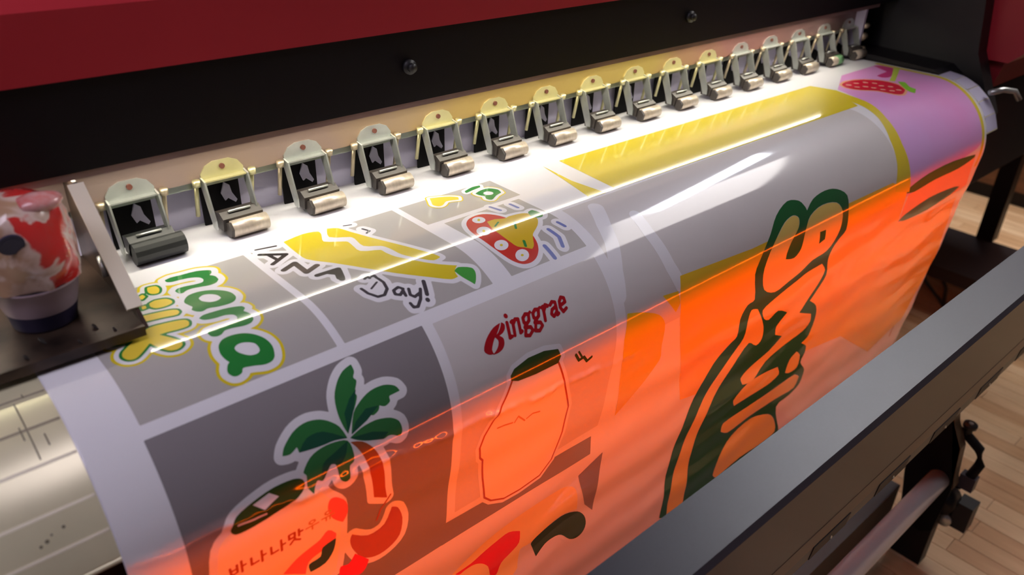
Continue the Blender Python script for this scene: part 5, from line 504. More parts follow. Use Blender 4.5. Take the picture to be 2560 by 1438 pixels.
('printed_logo_letter','deepgreen',3,0,[[(714.6,275.3),(717.5,273),(724.8,268.3),(733.5,264.5),(743.2,262.5),(754.1,261.4),(764.7,261.1),(774.3,261.7),(783.9,263.2),(792.7,265.8),(801.5,269.6),(810,274.5),(815.6,280.2),(817.5,287.8),(817.7,296.7),(818.1,305.7),(819.6,314.5),(821.5,323.7),(822.7,331.8),(820.4,336.5),(815.3,339.8),(810.7,343.2),(807.6,347.1),(804.8,351.3),(802.9,355.9),(801.7,361.6),(801.3,368.1),(802.1,375.1),(805.6,384),(810.4,393.9),(812.9,402.8),(811.2,410.5),(807.2,417.3),(802.8,423.6),(797.8,430.2),(792.1,436.4),(789.5,439.2),(795.2,442.6),(807.2,450.4),(817.2,458.5),(825.5,469.3),(833,481.7),(837.8,493.1),(839.3,504.5),(838.1,515.4),(835.4,523.6),(830,527.3),(822.5,529.3),(818.7,530),(827.8,535.2),(840.6,544.4),(844.2,550.1),(846.1,556),(846.9,561.4),(845.2,566.8),(842.4,572.2),(842.8,578.6),(850,586.9),(860.7,596.7),(868.7,605.6),(874.2,617.4),(877.7,630),(877.5,640.2),(871.9,646.4),(862.5,650.1),(852.4,653.1),(839,654),(824.6,654.4),(818,660.6),(825.3,677.8),(840.7,701.6),(853.6,722.7),(860.5,736.4),(865.6,749.1),(863.6,756.2),(818.7,763.9),(757.4,770),(709.5,777.4),(693.5,790.3),(680.7,806.8),(659.6,810.4),(616.2,785.9),(568.5,751.2),(546.8,734.4),(546.2,729.1),(544.8,717.6),(543.1,706),(538.8,684.2),(533.6,657.9),(530,633.6),(528.4,607.4),(528,580.7),(529.3,556.2),(532.4,534.5),(537,514.4),(542.6,496.1),(549.3,479.6),(557.2,464.3),(565.4,451.4),(573.8,442.4),(583.5,434.6),(591.5,428.4),(595.2,426.4),(599.2,424.5),(601.3,421.2),(600.1,412.8),(597.4,402.1),(596.3,392.7),(598.4,385.4),(602,379.1),(606.1,374.5),(611.1,373.5),(617.4,373.5),(620,370.9),(614.4,357.7),(605,340.2),(598.9,325.8),(599.5,318.2),(602.8,312),(606.8,306.1),(612.9,298.3),(620.8,290.1),(628.7,282.5),(634.6,276),(640.9,269.5),(648.4,263.9),(657.7,259.3),(668.4,255.5),(678.4,253.4),(686.9,253.9),(695.4,256.1),(702.4,259),(706.9,262.4),(710.1,266.6),(712.6,270.1),(714.1,273.3)]],[[(682,272.9),(686.7,274),(691,276.3),(693.8,279.1),(694.4,282.7),(693.5,287),(691.6,290.8),(686.8,295.4),(680.5,300.2),(675.2,304.9),(671.7,309.4),(669,314.3),(667.3,318.7),(667.1,321.9),(667.5,325.5),(667.9,327.3),(672.4,328.9),(682,331.8),(690.2,333),(695.5,331.2),(699.7,327.5),(702.4,323),(703.8,315.2),(705.4,306.2),(708.2,298.6),(711.3,292.9),(715,287.5),(721,283.2),(729.9,280.1),(740.6,277.9),(751.8,277.1),(763.9,277.7),(776.5,279.7),(786.7,282.7),(793.4,286.9),(798.2,292.3),(801.2,297.9),(802.6,304.4),(802.9,311.7),(802.9,318.6),(802.5,324.6),(801.3,330.4),(799.6,335.8),(796.8,342.5),(792.5,349.1),(785.9,354.1),(775.3,356.1),(762.4,356.4),(750.9,357.5),(742.3,360.7),(734.8,364.7),(727.1,368.1),(718.8,370.3),(710,372.1),(701.1,373.8),(691.1,376.4),(680.6,378.9),(669.9,379),(659.3,375.9),(647.4,370.2),(637.3,362.9),(629.8,353.7),(624,343.1),(620.1,333.3),(618.8,325),(620.1,317.7),(622.9,311.1),(626.7,305),(631.7,299.3),(637.4,293.9),(644.7,287.6),(653.3,281.3),(661.8,276.6),(668.2,274.5),(675.6,273.1)],[(661.6,417.9),(656.1,411.8),(651.1,404.7),(649.9,399.6),(655.6,395.8),(665.5,393.1),(676,390.8),(690.7,387.8),(707.9,384.6),(723,381.9),(731.6,379.8),(740.3,377.7),(749.7,376.2),(763.8,375.6),(779.2,375.5),(786.5,375.6),(790.3,378.7),(797.7,385.3),(802.4,391),(802.3,398),(799.8,405.8),(796.5,413),(792.4,419.6),(787.3,425.9),(782.2,432.2),(776.4,440),(770.6,447.9),(768,451.4),(779,456.5),(800,466),(811.6,471.3),(814.6,475.5),(820.4,484.1),(823.4,491.5),(821.6,496.7),(817,501),(810.5,503.8),(796.4,505.8),(778.5,507),(761.5,508.8),(745.7,511.5),(730.5,514.7),(717.5,519.4),(708.1,527.3),(700.6,536.8),(692.8,542.9),(683.6,541.9),(672,538.4),(666.4,536.3),(663.5,532.7),(658.5,525.7),(656.3,520.3),(660.6,515.9),(668.3,512),(676.8,508.7),(689.9,505.4),(705.5,502.1),(719,498.3),(728.9,492.5),(737.6,485.7),(741.3,482.5),(734.8,479.1),(722.7,472.8),(716.4,469.5),(714.5,465.8),(711.5,458.5),(710.6,452.4),(716.1,445.5),(724.2,438.5),(728.4,435.3),(721.6,431.1),(707.7,423.1),(695.7,418.1),(688.4,419.6),(682.5,423.8),(677,426.2),(669.5,423.5)],[(617.7,405.3),(617.4,398.2),(618,391.6),(619.9,387.5),(624.8,387.9),(631.7,390.3),(635.3,391.8),(642.5,400.3),(657.5,418.6),(670.1,435.2),(675.2,444.4),(678.2,452.7),(679.1,459.3),(677.5,463.8),(673.8,466.6),(668.5,467),(660.6,462.3),(651.3,455.2),(644.8,452.3),(636.4,458.6),(627.7,469.7),(619.7,481.3),(610.8,494),(601.8,508.2),(594.3,523.2),(588.8,538.6),(584.7,555.4),(582,573.3),(580.8,591.9),(581.1,612.1),(583,634),(587.8,661.9),(594.4,693),(600,719.7),(603.9,735.6),(607.5,751.5),(605.9,760.9),(592.8,757.9),(574.9,748.4),(566,742.9),(563.1,732.1),(557.4,709.1),(553.2,687.8),(550.7,663.6),(549.2,637.4),(548.9,612.9),(549.9,589.2),(552,566.3),(555.8,545.3),(561.5,526.4),(568.7,509),(577.1,493.3),(587.3,479.4),(598.9,466.7),(608.6,455.8),(614.4,449.3),(619.9,442.5),(623.1,434.7),(622.5,425.2),(619.6,414.6)],[(663.5,575.3),(660.5,571.5),(655.3,564),(653.3,558.5),(658.7,552),(668.3,545.5),(680.2,541),(695.2,539.9),(712.8,541),(729.1,542.8),(742.7,545.3),(757.5,548.9),(764.5,550.7),(768.5,555.3),(775.6,564.6),(778.5,571.5),(771.8,575.5),(760.1,578.1),(747.2,579.4),(731,579.2),(712.7,577.9),(696.6,576.7),(682.9,576.1),(669.5,575.5)],[(650.3,619.4),(649,615.2),(647.3,607.1),(648.9,602),(663.8,600.6),(685.6,601),(708,601.5),(728.5,601.3),(749.5,601.1),(770.8,601),(794.3,600.2),(818.3,599.4),(837.6,600.4),(851,608.8),(860.7,616.7),(862.3,622.5),(863.9,634.1),(860.5,641.8),(845,642.3),(823.3,639.5),(802.5,637.1),(776.1,635.7),(747.6,634.4),(722.9,633.8),(705.5,634.9),(688.9,636.5),(675,636),(665.9,631.1),(655.3,623.4)],[(798.9,579.1),(798.2,573.5),(797.3,562.2),(798.1,552.8),(802.8,548),(809.5,544.7),(812.9,543.4),(821.4,549.6),(831.8,559.2),(835.4,567.9),(837.2,577.8),(836,585),(829.9,587.3),(820.6,586.9),(812.5,585.7),(804.5,582.2)],[(673.1,726.3),(670.5,713.1),(669.4,697),(670.8,683.3),(675.8,671.2),(683.7,660.3),(693.9,651.9),(707.1,646.3),(723,643.2),(739.9,643.2),(757.3,647.5),(777.8,655.3),(795.9,664),(806.7,671.5),(817.8,681.5),(827,691.6),(836.2,704.7),(844.2,719.1),(846.3,729.5),(839,734.6),(825.6,736.2),(811,736.3),(791.1,734.7),(768.3,731.7),(747.6,730.6),(723.2,733.9),(699.3,739),(688.6,741.6),(681.2,735.4)]],[]),
('printed_logo_letter','paleyellow',3,-0.6,[[(682,272.9),(686.7,274),(691,276.3),(693.8,279.1),(694.4,282.7),(693.5,287),(691.6,290.8),(686.8,295.4),(680.5,300.2),(675.2,304.9),(671.7,309.4),(669,314.3),(667.3,318.7),(667.1,321.9),(667.5,325.5),(667.9,327.3),(672.4,328.9),(682,331.8),(690.2,333),(695.5,331.2),(699.7,327.5),(702.4,323),(703.8,315.2),(705.4,306.2),(708.2,298.6),(711.3,292.9),(715,287.5),(721,283.2),(729.9,280.1),(740.6,277.9),(751.8,277.1),(763.9,277.7),(776.5,279.7),(786.7,282.7),(793.4,286.9),(798.2,292.3),(801.2,297.9),(802.6,304.4),(802.9,311.7),(802.9,318.6),(802.5,324.6),(801.3,330.4),(799.6,335.8),(796.8,342.5),(792.5,349.1),(785.9,354.1),(775.3,356.1),(762.4,356.4),(750.9,357.5),(742.3,360.7),(734.8,364.7),(727.1,368.1),(718.8,370.3),(710,372.1),(701.1,373.8),(691.1,376.4),(680.6,378.9),(669.9,379),(659.3,375.9),(647.4,370.2),(637.3,362.9),(629.8,353.7),(624,343.1),(620.1,333.3),(618.8,325),(620.1,317.7),(622.9,311.1),(626.7,305),(631.7,299.3),(637.4,293.9),(644.7,287.6),(653.3,281.3),(661.8,276.6),(668.2,274.5),(675.6,273.1)],[(661.6,417.9),(656.1,411.8),(651.1,404.7),(649.9,399.6),(655.6,395.8),(665.5,393.1),(676,390.8),(690.7,387.8),(707.9,384.6),(723,381.9),(731.6,379.8),(740.3,377.7),(749.7,376.2),(763.8,375.6),(779.2,375.5),(786.5,375.6),(790.3,378.7),(797.7,385.3),(802.4,391),(802.3,398),(799.8,405.8),(796.5,413),(792.4,419.6),(787.3,425.9),(782.2,432.2),(776.4,440),(770.6,447.9),(768,451.4),(779,456.5),(800,466),(811.6,471.3),(814.6,475.5),(820.4,484.1),(823.4,491.5),(821.6,496.7),(817,501),(810.5,503.8),(796.4,505.8),(778.5,507),(761.5,508.8),(745.7,511.5),(730.5,514.7),(717.5,519.4),(708.1,527.3),(700.6,536.8),(692.8,542.9),(683.6,541.9),(672,538.4),(666.4,536.3),(663.5,532.7),(658.5,525.7),(656.3,520.3),(660.6,515.9),(668.3,512),(676.8,508.7),(689.9,505.4),(705.5,502.1),(719,498.3),(728.9,492.5),(737.6,485.7),(741.3,482.5),(734.8,479.1),(722.7,472.8),(716.4,469.5),(714.5,465.8),(711.5,458.5),(710.6,452.4),(716.1,445.5),(724.2,438.5),(728.4,435.3),(721.6,431.1),(707.7,423.1),(695.7,418.1),(688.4,419.6),(682.5,423.8),(677,426.2),(669.5,423.5)],[(617.7,405.3),(617.4,398.2),(618,391.6),(619.9,387.5),(624.8,387.9),(631.7,390.3),(635.3,391.8),(642.5,400.3),(657.5,418.6),(670.1,435.2),(675.2,444.4),(678.2,452.7),(679.1,459.3),(677.5,463.8),(673.8,466.6),(668.5,467),(660.6,462.3),(651.3,455.2),(644.8,452.3),(636.4,458.6),(627.7,469.7),(619.7,481.3),(610.8,494),(601.8,508.2),(594.3,523.2),(588.8,538.6),(584.7,555.4),(582,573.3),(580.8,591.9),(581.1,612.1),(583,634),(587.8,661.9),(594.4,693),(600,719.7),(603.9,735.6),(607.5,751.5),(605.9,760.9),(592.8,757.9),(574.9,748.4),(566,742.9),(563.1,732.1),(557.4,709.1),(553.2,687.8),(550.7,663.6),(549.2,637.4),(548.9,612.9),(549.9,589.2),(552,566.3),(555.8,545.3),(561.5,526.4),(568.7,509),(577.1,493.3),(587.3,479.4),(598.9,466.7),(608.6,455.8),(614.4,449.3),(619.9,442.5),(623.1,434.7),(622.5,425.2),(619.6,414.6)],[(663.5,575.3),(660.5,571.5),(655.3,564),(653.3,558.5),(658.7,552),(668.3,545.5),(680.2,541),(695.2,539.9),(712.8,541),(729.1,542.8),(742.7,545.3),(757.5,548.9),(764.5,550.7),(768.5,555.3),(775.6,564.6),(778.5,571.5),(771.8,575.5),(760.1,578.1),(747.2,579.4),(731,579.2),(712.7,577.9),(696.6,576.7),(682.9,576.1),(669.5,575.5)],[(650.3,619.4),(649,615.2),(647.3,607.1),(648.9,602),(663.8,600.6),(685.6,601),(708,601.5),(728.5,601.3),(749.5,601.1),(770.8,601),(794.3,600.2),(818.3,599.4),(837.6,600.4),(851,608.8),(860.7,616.7),(862.3,622.5),(863.9,634.1),(860.5,641.8),(845,642.3),(823.3,639.5),(802.5,637.1),(776.1,635.7),(747.6,634.4),(722.9,633.8),(705.5,634.9),(688.9,636.5),(675,636),(665.9,631.1),(655.3,623.4)],[(798.9,579.1),(798.2,573.5),(797.3,562.2),(798.1,552.8),(802.8,548),(809.5,544.7),(812.9,543.4),(821.4,549.6),(831.8,559.2),(835.4,567.9),(837.2,577.8),(836,585),(829.9,587.3),(820.6,586.9),(812.5,585.7),(804.5,582.2)],[(673.1,726.3),(670.5,713.1),(669.4,697),(670.8,683.3),(675.8,671.2),(683.7,660.3),(693.9,651.9),(707.1,646.3),(723,643.2),(739.9,643.2),(757.3,647.5),(777.8,655.3),(795.9,664),(806.7,671.5),(817.8,681.5),(827,691.6),(836.2,704.7),(844.2,719.1),(846.3,729.5),(839,734.6),(825.6,736.2),(811,736.3),(791.1,734.7),(768.3,731.7),(747.6,730.6),(723.2,733.9),(699.3,739),(688.6,741.6),(681.2,735.4)]],[],[]),
('printed_logo_letter','deepgreen',4,0,[[(750.3,331.2),(745.3,312.3),(760.6,313.4),(763.8,328.3)]],[],[]),
('printed_bar','yellow',2,0,[[(463.4,49),(494.3,49.2),(526.3,49.4),(559.5,49.6),(594.1,49.8),(630,50.1),(667.4,50.3),(706.4,50.6),(747,50.9),(789.5,51.2),(833.8,51.4),(880.1,51.8),(928.6,52.1),(979.5,52.4),(1032.8,52.8),(1040.6,87.3),(991.2,157.5),(940.4,157),(892.1,156.4),(846.1,155.9),(802.1,155.4),(760.1,154.9),(719.9,154.5),(681.4,154.1),(644.6,153.6),(609.3,153.2),(575.3,152.8),(542.7,152.4),(511.4,152.1),(481.2,151.7),(452.2,151.4),(455.7,119),(459.5,84.9)]],[],[]),
('printed_frame','yellow',3,0,[[(1032.8,52.8),(1043.8,92.5),(1026.4,145.6),(1004.3,199.6),(996,246.2),(1001.1,287.4),(1007.7,323.2),(955.9,310),(956.3,298),(964.1,270.1),(970.5,233.7),(987.2,194.6),(998.6,153.6),(1015,104.9)]],[],[]),
('printed_sliver','yellow',2,0,[[(435.4,48.6),(429.9,104.1),(432.3,128.6),(434.7,152.2),(410.3,151),(424.8,96.3)]],[],[]),
('printed_shape','yellow',2,0,[[(364.4,292.5),(368.7,293.6),(378.1,296.2),(387.8,299.4),(397,303),(406.8,307.3),(415,312.1),(420.4,317.1),(425,323.1),(428.1,329.2),(430.3,339),(431.2,350.3),(432,360.5),(433.8,368.4),(435.7,376.3),(434.8,382.3),(415,402.3),(388.4,425.7),(375.1,437),(369,393.9),(363.7,356.2),(359.6,321.4)],[(421.5,292.3),(447.3,295.5),(451.3,311),(444.4,320.2)]],[],[]),
('printed_panel','palegrey',1,0,[[(362,156),(966,156),(966,330),(362,330)]],[],[]),
('printed_stripe','white',2,0,[],[],[([(433.6,199.9),(433.1,222.1),(437.2,243.1),(441.7,265.2),(451.6,288.7)],8),([(399.1,170.8),(385.6,197),(378.3,219.2),(365.6,245.6),(358.9,271.5)],9)]),
('printed_scribble','brown',2,0,[],[],[([(1177.7,690.4),(1156.2,630.9),(1114.8,582.1)],2),([(1237.2,699.4),(1228.2,638.7)],2),([(1218.7,657.1),(1181.7,598.2)],1.2)]),
('printed_pink_field','pink',1,0,[[(1140,50),(1272,50),(1272,300),(1250,308),(1000,330),(1003,315),(1001,287),(996,246),(1004,200),(1026,146),(1050,92)]],[],[]),
('printed_frame','yellow',2,0,[[(1268,44),(1279,44),(1279,345),(1268,345)]],[],[]),
('printed_field','peach',1,0,[[(1008.8,323),(1064.6,322),(1123.5,321),(1185.7,319.9),(1251.6,318.7),(1269.6,378.4),(1237.3,381.8),(1158.5,380.5),(1084.9,379.3),(1016.1,378.2)]],[],[]),
('printed_leaf','olive',3,0,[[(999,323.5),(1000,321.5),(1003.2,317.8),(1008.5,315),(1023.9,312.3),(1045.1,309.7),(1068.2,307.9),(1095.7,307.3),(1126.7,307.4),(1158.1,308.5),(1193.8,311.3),(1232.3,315.3),(1250.7,317.5),(1251,318.6),(1251.1,321),(1249.5,322.6),(1234.2,324.8),(1212.8,327.1),(1190.1,328.4),(1161.2,327.9),(1129.3,326.4),(1099.9,325.6),(1073.6,326.4),(1048.9,327.8),(1028.9,328.3),(1017.3,326.9),(1004.8,324.6)]],[],[]),
('printed_leaf','olive',3,0,[[(1013.7,375.3),(1016.2,374),(1022.2,371.2),(1029.3,369),(1050.1,365.9),(1078.2,362.5),(1108.5,360.6),(1141.6,361.6),(1178.4,364.3),(1208,367),(1218.7,368.9),(1230.8,371.8),(1236.5,373.3),(1230.7,375.2),(1217.4,378.9),(1202.8,381.9),(1179.6,384.3),(1151.6,386.4),(1123.1,387.3),(1093.7,386.4),(1063.5,384.3),(1040,382.1),(1029.9,380),(1018.9,376.9)]],[],[]),
('printed_strawberry_border','peach',2,4,[[(1082,81.5),(1086.6,80),(1096.1,77.2),(1104,75.6),(1113.7,76.1),(1124.3,78),(1133.4,80.8),(1142.3,85.6),(1150.7,91.7),(1157.3,98),(1161.6,103.9),(1164.5,110.3),(1166,117.1),(1166.1,124.1),(1164.9,131.7),(1161.7,139.2),(1154.5,147.4),(1145.8,156),(1142.2,159.7),(1136.8,161.8),(1126.2,165.5),(1117.7,167.4),(1111.6,166.4),(1106.6,163.7),(1103,160.4),(1100.1,153.6),(1099.5,144.1),(1097.6,135.2),(1092.2,128.4),(1085.3,122.3),(1079.5,116.2),(1075.8,109.4),(1072.9,102.2),(1072,95.7),(1074.7,90.5),(1079.4,84.5)]],[],[]),
('printed_strawberry','berry',3,0,[[(1082,81.5),(1086.6,80),(1096.1,77.2),(1104,75.6),(1113.7,76.1),(1124.3,78),(1133.4,80.8),(1142.3,85.6),(1150.7,91.7),(1157.3,98),(1161.6,103.9),(1164.5,110.3),(1166,117.1),(1166.1,124.1),(1164.9,131.7),(1161.7,139.2),(1154.5,147.4),(1145.8,156),(1142.2,159.7),(1136.8,161.8),(1126.2,165.5),(1117.7,167.4),(1111.6,166.4),(1106.6,163.7),(1103,160.4),(1100.1,153.6),(1099.5,144.1),(1097.6,135.2),(1092.2,128.4),(1085.3,122.3),(1079.5,116.2),(1075.8,109.4),(1072.9,102.2),(1072,95.7),(1074.7,90.5),(1079.4,84.5)]],[],[]),
('printed_seed','peachlight',4,0,[],[],[([(1090.1,87.4),(1092.4,90.3)],2.6),([(1110.6,89.8),(1112.9,92.7)],2.6),([(1089.5,102.3),(1091.8,105.2)],2.6),([(1128.7,96.5),(1131,99.4)],2.6),([(1103.6,109.4),(1105.8,112.3)],2.6),([(1136.6,108.5),(1138.8,111.4)],2.6),([(1107.8,121.6),(1110,124.5)],2.6),([(1130.7,123),(1133,125.8)],2.6),([(1110.6,135.8),(1112.8,138.6)],2.6),([(1138.5,134.8),(1140.8,137.6)],2.6),([(1115.9,148.5),(1118.2,151.3)],2.6),([(1130.2,152.8),(1132.8,155.4)],2.6)]),
('printed_petal','magenta',2,0,[[(1252.8,49.9),(1255.7,51.4),(1261.5,54.8),(1265.7,59.1),(1266.6,67),(1266.2,76.3),(1265.7,80.7),(1252.4,86.7),(1225.8,98.1),(1204.5,105.7),(1194.4,105.8),(1188.7,102.5),(1185.5,98.7),(1185.6,95),(1187.7,90.3),(1189.1,88),(1200.1,87.2),(1220.8,85.7),(1232.1,84.8),(1237.4,75.9),(1247.3,59.1)]],[],[]),
('printed_stalk','leafyellow',3,0,[[(1265.7,80.7),(1268.4,82.6),(1273.3,86.1),(1276,88),(1266.4,91.7),(1245.7,99.6),(1225.5,107.4),(1205.8,115),(1186.6,122.4),(1178,125.7),(1177.2,123.5),(1175.7,119.4),(1174.9,117.1),(1181.4,114.8),(1196.1,109.6),(1211.2,103.9),(1231.8,95.3),(1254.7,85.5)]],[],[]),
('printed_leaf','lime',4,0,[[(1181.6,128.3),(1183.5,130),(1186.7,134),(1187,138.6),(1181.5,143.8),(1173.2,149.7),(1167.1,155),(1165.1,160.3),(1165.3,165),(1165.9,167),(1160.4,169.3),(1150.8,173.3),(1145.8,175.4),(1144.5,174.1),(1142.3,170.9),(1141.5,167.2),(1143.5,162.9),(1147.5,157.6),(1153.4,151.6),(1163.9,142.6),(1175.8,132.9)]],[],[]),
]

for idx, (name, inkname, layer, grow, polys, holes, strokes) in enumerate(ART):
    pts = [p for q in polys for p in q] + [p for q, r in strokes for p in q]
    mr = max([r for q, r in strokes] + [0]) + max(grow, 0) + 2.5
    x0 = min(p[0] for p in pts) - mr; x1 = max(p[0] for p in pts) + mr
    y0 = min(p[1] for p in pts) - mr; y1 = max(p[1] for p in pts) + mr
    x0 = max(x0, -133); x1 = min(x1, 1286); y1 = min(y1, 960)
    big = (x1 - x0) * (y1 - y0)
    st = 1.0 if big > 5000 else 0.6
    xv = np.arange(x0, x1 + st, st); yv = np.arange(y0, y1 + st, st)
    X, Y = np.meshgrid(xv, yv, indexing='ij')
    D = np.full(X.shape, 1e9)
    for q in polys: D = np.minimum(D, poly_sd(X, Y, q))
    for q, r in strokes: D = np.minimum(D, stroke_sd(X, Y, q, r))
    D = D - grow
    for q in holes: D = np.maximum(D, -poly_sd(X, Y, q))
    uv, faces = contour_mesh(D, xv, yv)
    # every separate piece of ink is a part of its own
    root = list(range(len(uv)))
    def find(a):
        while root[a] != a:
            root[a] = root[root[a]]; a = root[a]
        return a
    for f in faces:
        r0 = find(f[0])
        for v in f[1:]: root[find(v)] = r0
    comps = {}
    for f in faces: comps.setdefault(find(f[0]), []).append(f)
    for fs in comps.values():
        if len(fs) < 4: continue
        used = sorted({v for f in fs for v in f}); remap = {v: k for k, v in enumerate(used)}
        surf_mesh(name, np.array([uv[v] for v in used]) / 1000.0, [tuple(remap[v] for v in f) for f in fs], 0.00007 * layer + 0.000004 * (idx % 12), INK[inkname], sheet)

# ---------------------------------------------------------------- the printer
printer = tag(empty('large_format_printer', (0.6, 0.1, 0)), 'large red and black roll printer filling the background behind the printed sheet', 'printer')
_inv = Matrix.Translation((-0.6, -0.1, 0))
def part(name, bm, m, parent=None, smooth=False):
    o = obj(name, bm, m, None, smooth)
    o.parent = parent or printer
    o.matrix_parent_inverse = Matrix.Identity(4) if parent else _inv
    return o
BF = -0.015         # front plane of the beam
BX0, BX1 = -1.1, 1.46
# black beam, red cover
part('beam', bev(prism(nb(), [(BF, 0.9975), (BF, 1.0725), (0.16, 1.0725), (0.16, 0.9975)], BX0, BX1), 0.002), M_black)
cov = prism(nb(), [(BF - 0.004, 1.0705), (BF - 0.004, 1.122), (BF + 0.02, 1.137), (0.2, 1.150), (0.2, 1.0705)], BX0, BX1 + 0.3)
part('top_cover', bev(cov, 0.004, 3), M_red)
part('beam_lip', box(nb(), BX0, 1.30, BF + 0.001, BF + 0.006, 0.9915, 0.9974), M_lip)
for kx in (0.272, 0.735):
    k = nb(); cyl(k, (kx, BF + 0.001, 1.0345), (kx, BF - 0.004, 1.0345), 0.0075, 20); cyl(k, (kx, BF - 0.004, 1.0345), (kx, BF - 0.009, 1.0345), 0.0045, 16)
    kn = part('knob', bev(k, 0.0008), M_dark, None, True)
part('added_led_shield', prism(nb(), [(BF + .0065, .9973), (BF + .0065, .9936), (BF + .0145, .9936), (BF + .0145, .9905), (BF + .0155, .9905), (BF + .0155, .9973)], -0.75, 1.20), M_black)  # unseen shield added to keep LED light off the mounting strip
ls = nb(); ls.faces.new([ls.verts.new(c) for c in ((-0.75, BF + .0075, .9935), (-0.75, BF + .0135, .9935), (1.19, BF + .0135, .9935), (1.19, BF + .0075, .9935))])
led = part('led_strip', ls, M_led)
if led.data.polygons[0].normal.z > 0: led.data.flip_normals()
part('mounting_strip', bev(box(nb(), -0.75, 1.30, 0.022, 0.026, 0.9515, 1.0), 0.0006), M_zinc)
part('strip_flange', box(nb(), -0.75, 1.30, 0.0265, 0.028, 0.9435, 0.96), mat('grey_green_metal', srgb(150, 158, 150), 0.35, metal=0.5))
part('back_plate', box(nb(), -0.75, 1.30, 0.042, 0.045, 0.8995, 1.0), M_lav)
part('throat_wall', box(nb(), -1.1, 1.46, 0.12, 0.124, 0.85, 1.0), M_void)
# platen and apron: one bent plate
xa0, xa1 = -0.75, 1.336
prof = [(0.066, 0.8988), (-0.15, 0.8988)]
AE = math.radians(73.5)
for i in range(1, 41):
    a = AE * i / 40; prof.append((YC - (RC - .0012) * math.sin(a), ZC + (RC - .0012) * math.cos(a)))
inner = [(YC - (RC - .0042) * math.sin(AE * i / 40), ZC + (RC - .0042) * math.cos(AE * i / 40)) for i in range(40, -1, -1)] + [(0.066, 0.8955)]
apron = part('apron_plate', prism(nb(), prof + inner, xa0, xa1), M_apron)
for p in apron.data.polygons:
    p.use_smooth = len(p.vertices) == 4
def apron_pt(a, off=0.0):
    return (YC - (RC - .0012 + off) * math.sin(a), ZC + (RC - .0012 + off) * math.cos(a))
# scored lines across the apron, raised rims below them
def ang_y(y): return math.asin((YC - y) / (RC - .0012)) if y < YC else 0.0
for yy, dark in ((-0.1485, 1), (-0.1805, 1), (-0.2066, 0), (-0.2305, 0), (-0.2445, 0)):
    a = ang_y(yy); b = nb(); w = 0.0011
    if yy > YC:
        box(b, xa0, XL - .0005, yy - w, yy + w, 0.8988, 0.89895)
    else:
        q = [apron_pt(a - w / RC, -.0001), apron_pt(a - w / RC, .0002), apron_pt(a + w / RC, .0002), apron_pt(a + w / RC, -.0001)]
        prism(b, q, xa0, XL - .0005)
    part('scored_line', b, M_groove if dark else M_edge, apron)
for (x0, a0, a1) in ((-0.1545, 0.03, 0.52), (-0.1478, -0.05, 0.0), (-0.158, 0.25, 0.36), (-0.1465, 0.36, 0.45), (-0.172, -0.1, 0.05), (-0.168, -0.1, -0.02)):
    b = nb(); n_ = 8; w = 0.00045
    for i in range(n_):
        t0 = a0 + (a1 - a0) * i / n_; t1 = a0 + (a1 - a0) * (i + 1) / n_
        def pt(t): return apron_pt(t, .00022) if t > 0 else (YC - t * RC, 0.89902)
        (ya, za), (yb, zb) = pt(t0), pt(t1)
        vs = [b.verts.new(c) for c in ((x0 - w, ya, za), (x0 + w, ya, za), (x0 + w, yb, zb), (x0 - w, yb, zb))]
        b.faces.new(vs)
    part('pencil_line', b, M_mark, apron)
for (sx, a_, r_) in ((-0.1575, 0.945, 0.0011), (-0.1685, 0.985, 0.0013), (-0.1725, 1.0, 0.001), (-0.165, 0.96, 0.0007)):
    b = nb(); yy, zz = apron_pt(a_, -.0002); y2, z2 = apron_pt(a_, .0002)
    cyl(b, (sx, yy, zz), (sx, y2, z2), r_, 12); part('ink_spot', b, M_mark, apron)
# ribbed end band of the apron on the right
for i in range(5):
    a0 = AE * (i + .03) / 5; a1 = AE * (i + .97) / 5
    part('apron_rib', prism(nb(), [apron_pt(a0, -.0002), apron_pt(a0, .0008), apron_pt(a1, .0008), apron_pt(a1, -.0002)], XR + .004, xa1 - .0005), M_lav, apron)
# rounded lower rim of the apron
yy, zz = apron_pt(AE, -.0015)
part('apron_rim', cyl(nb(), (xa0, yy, zz), (xa1, yy, zz), 0.0022, 14), M_apron, apron, True)
part('apron_underside', box(nb(), xa0, xa1, -0.17, -0.16, 0.72, 0.885), M_void)

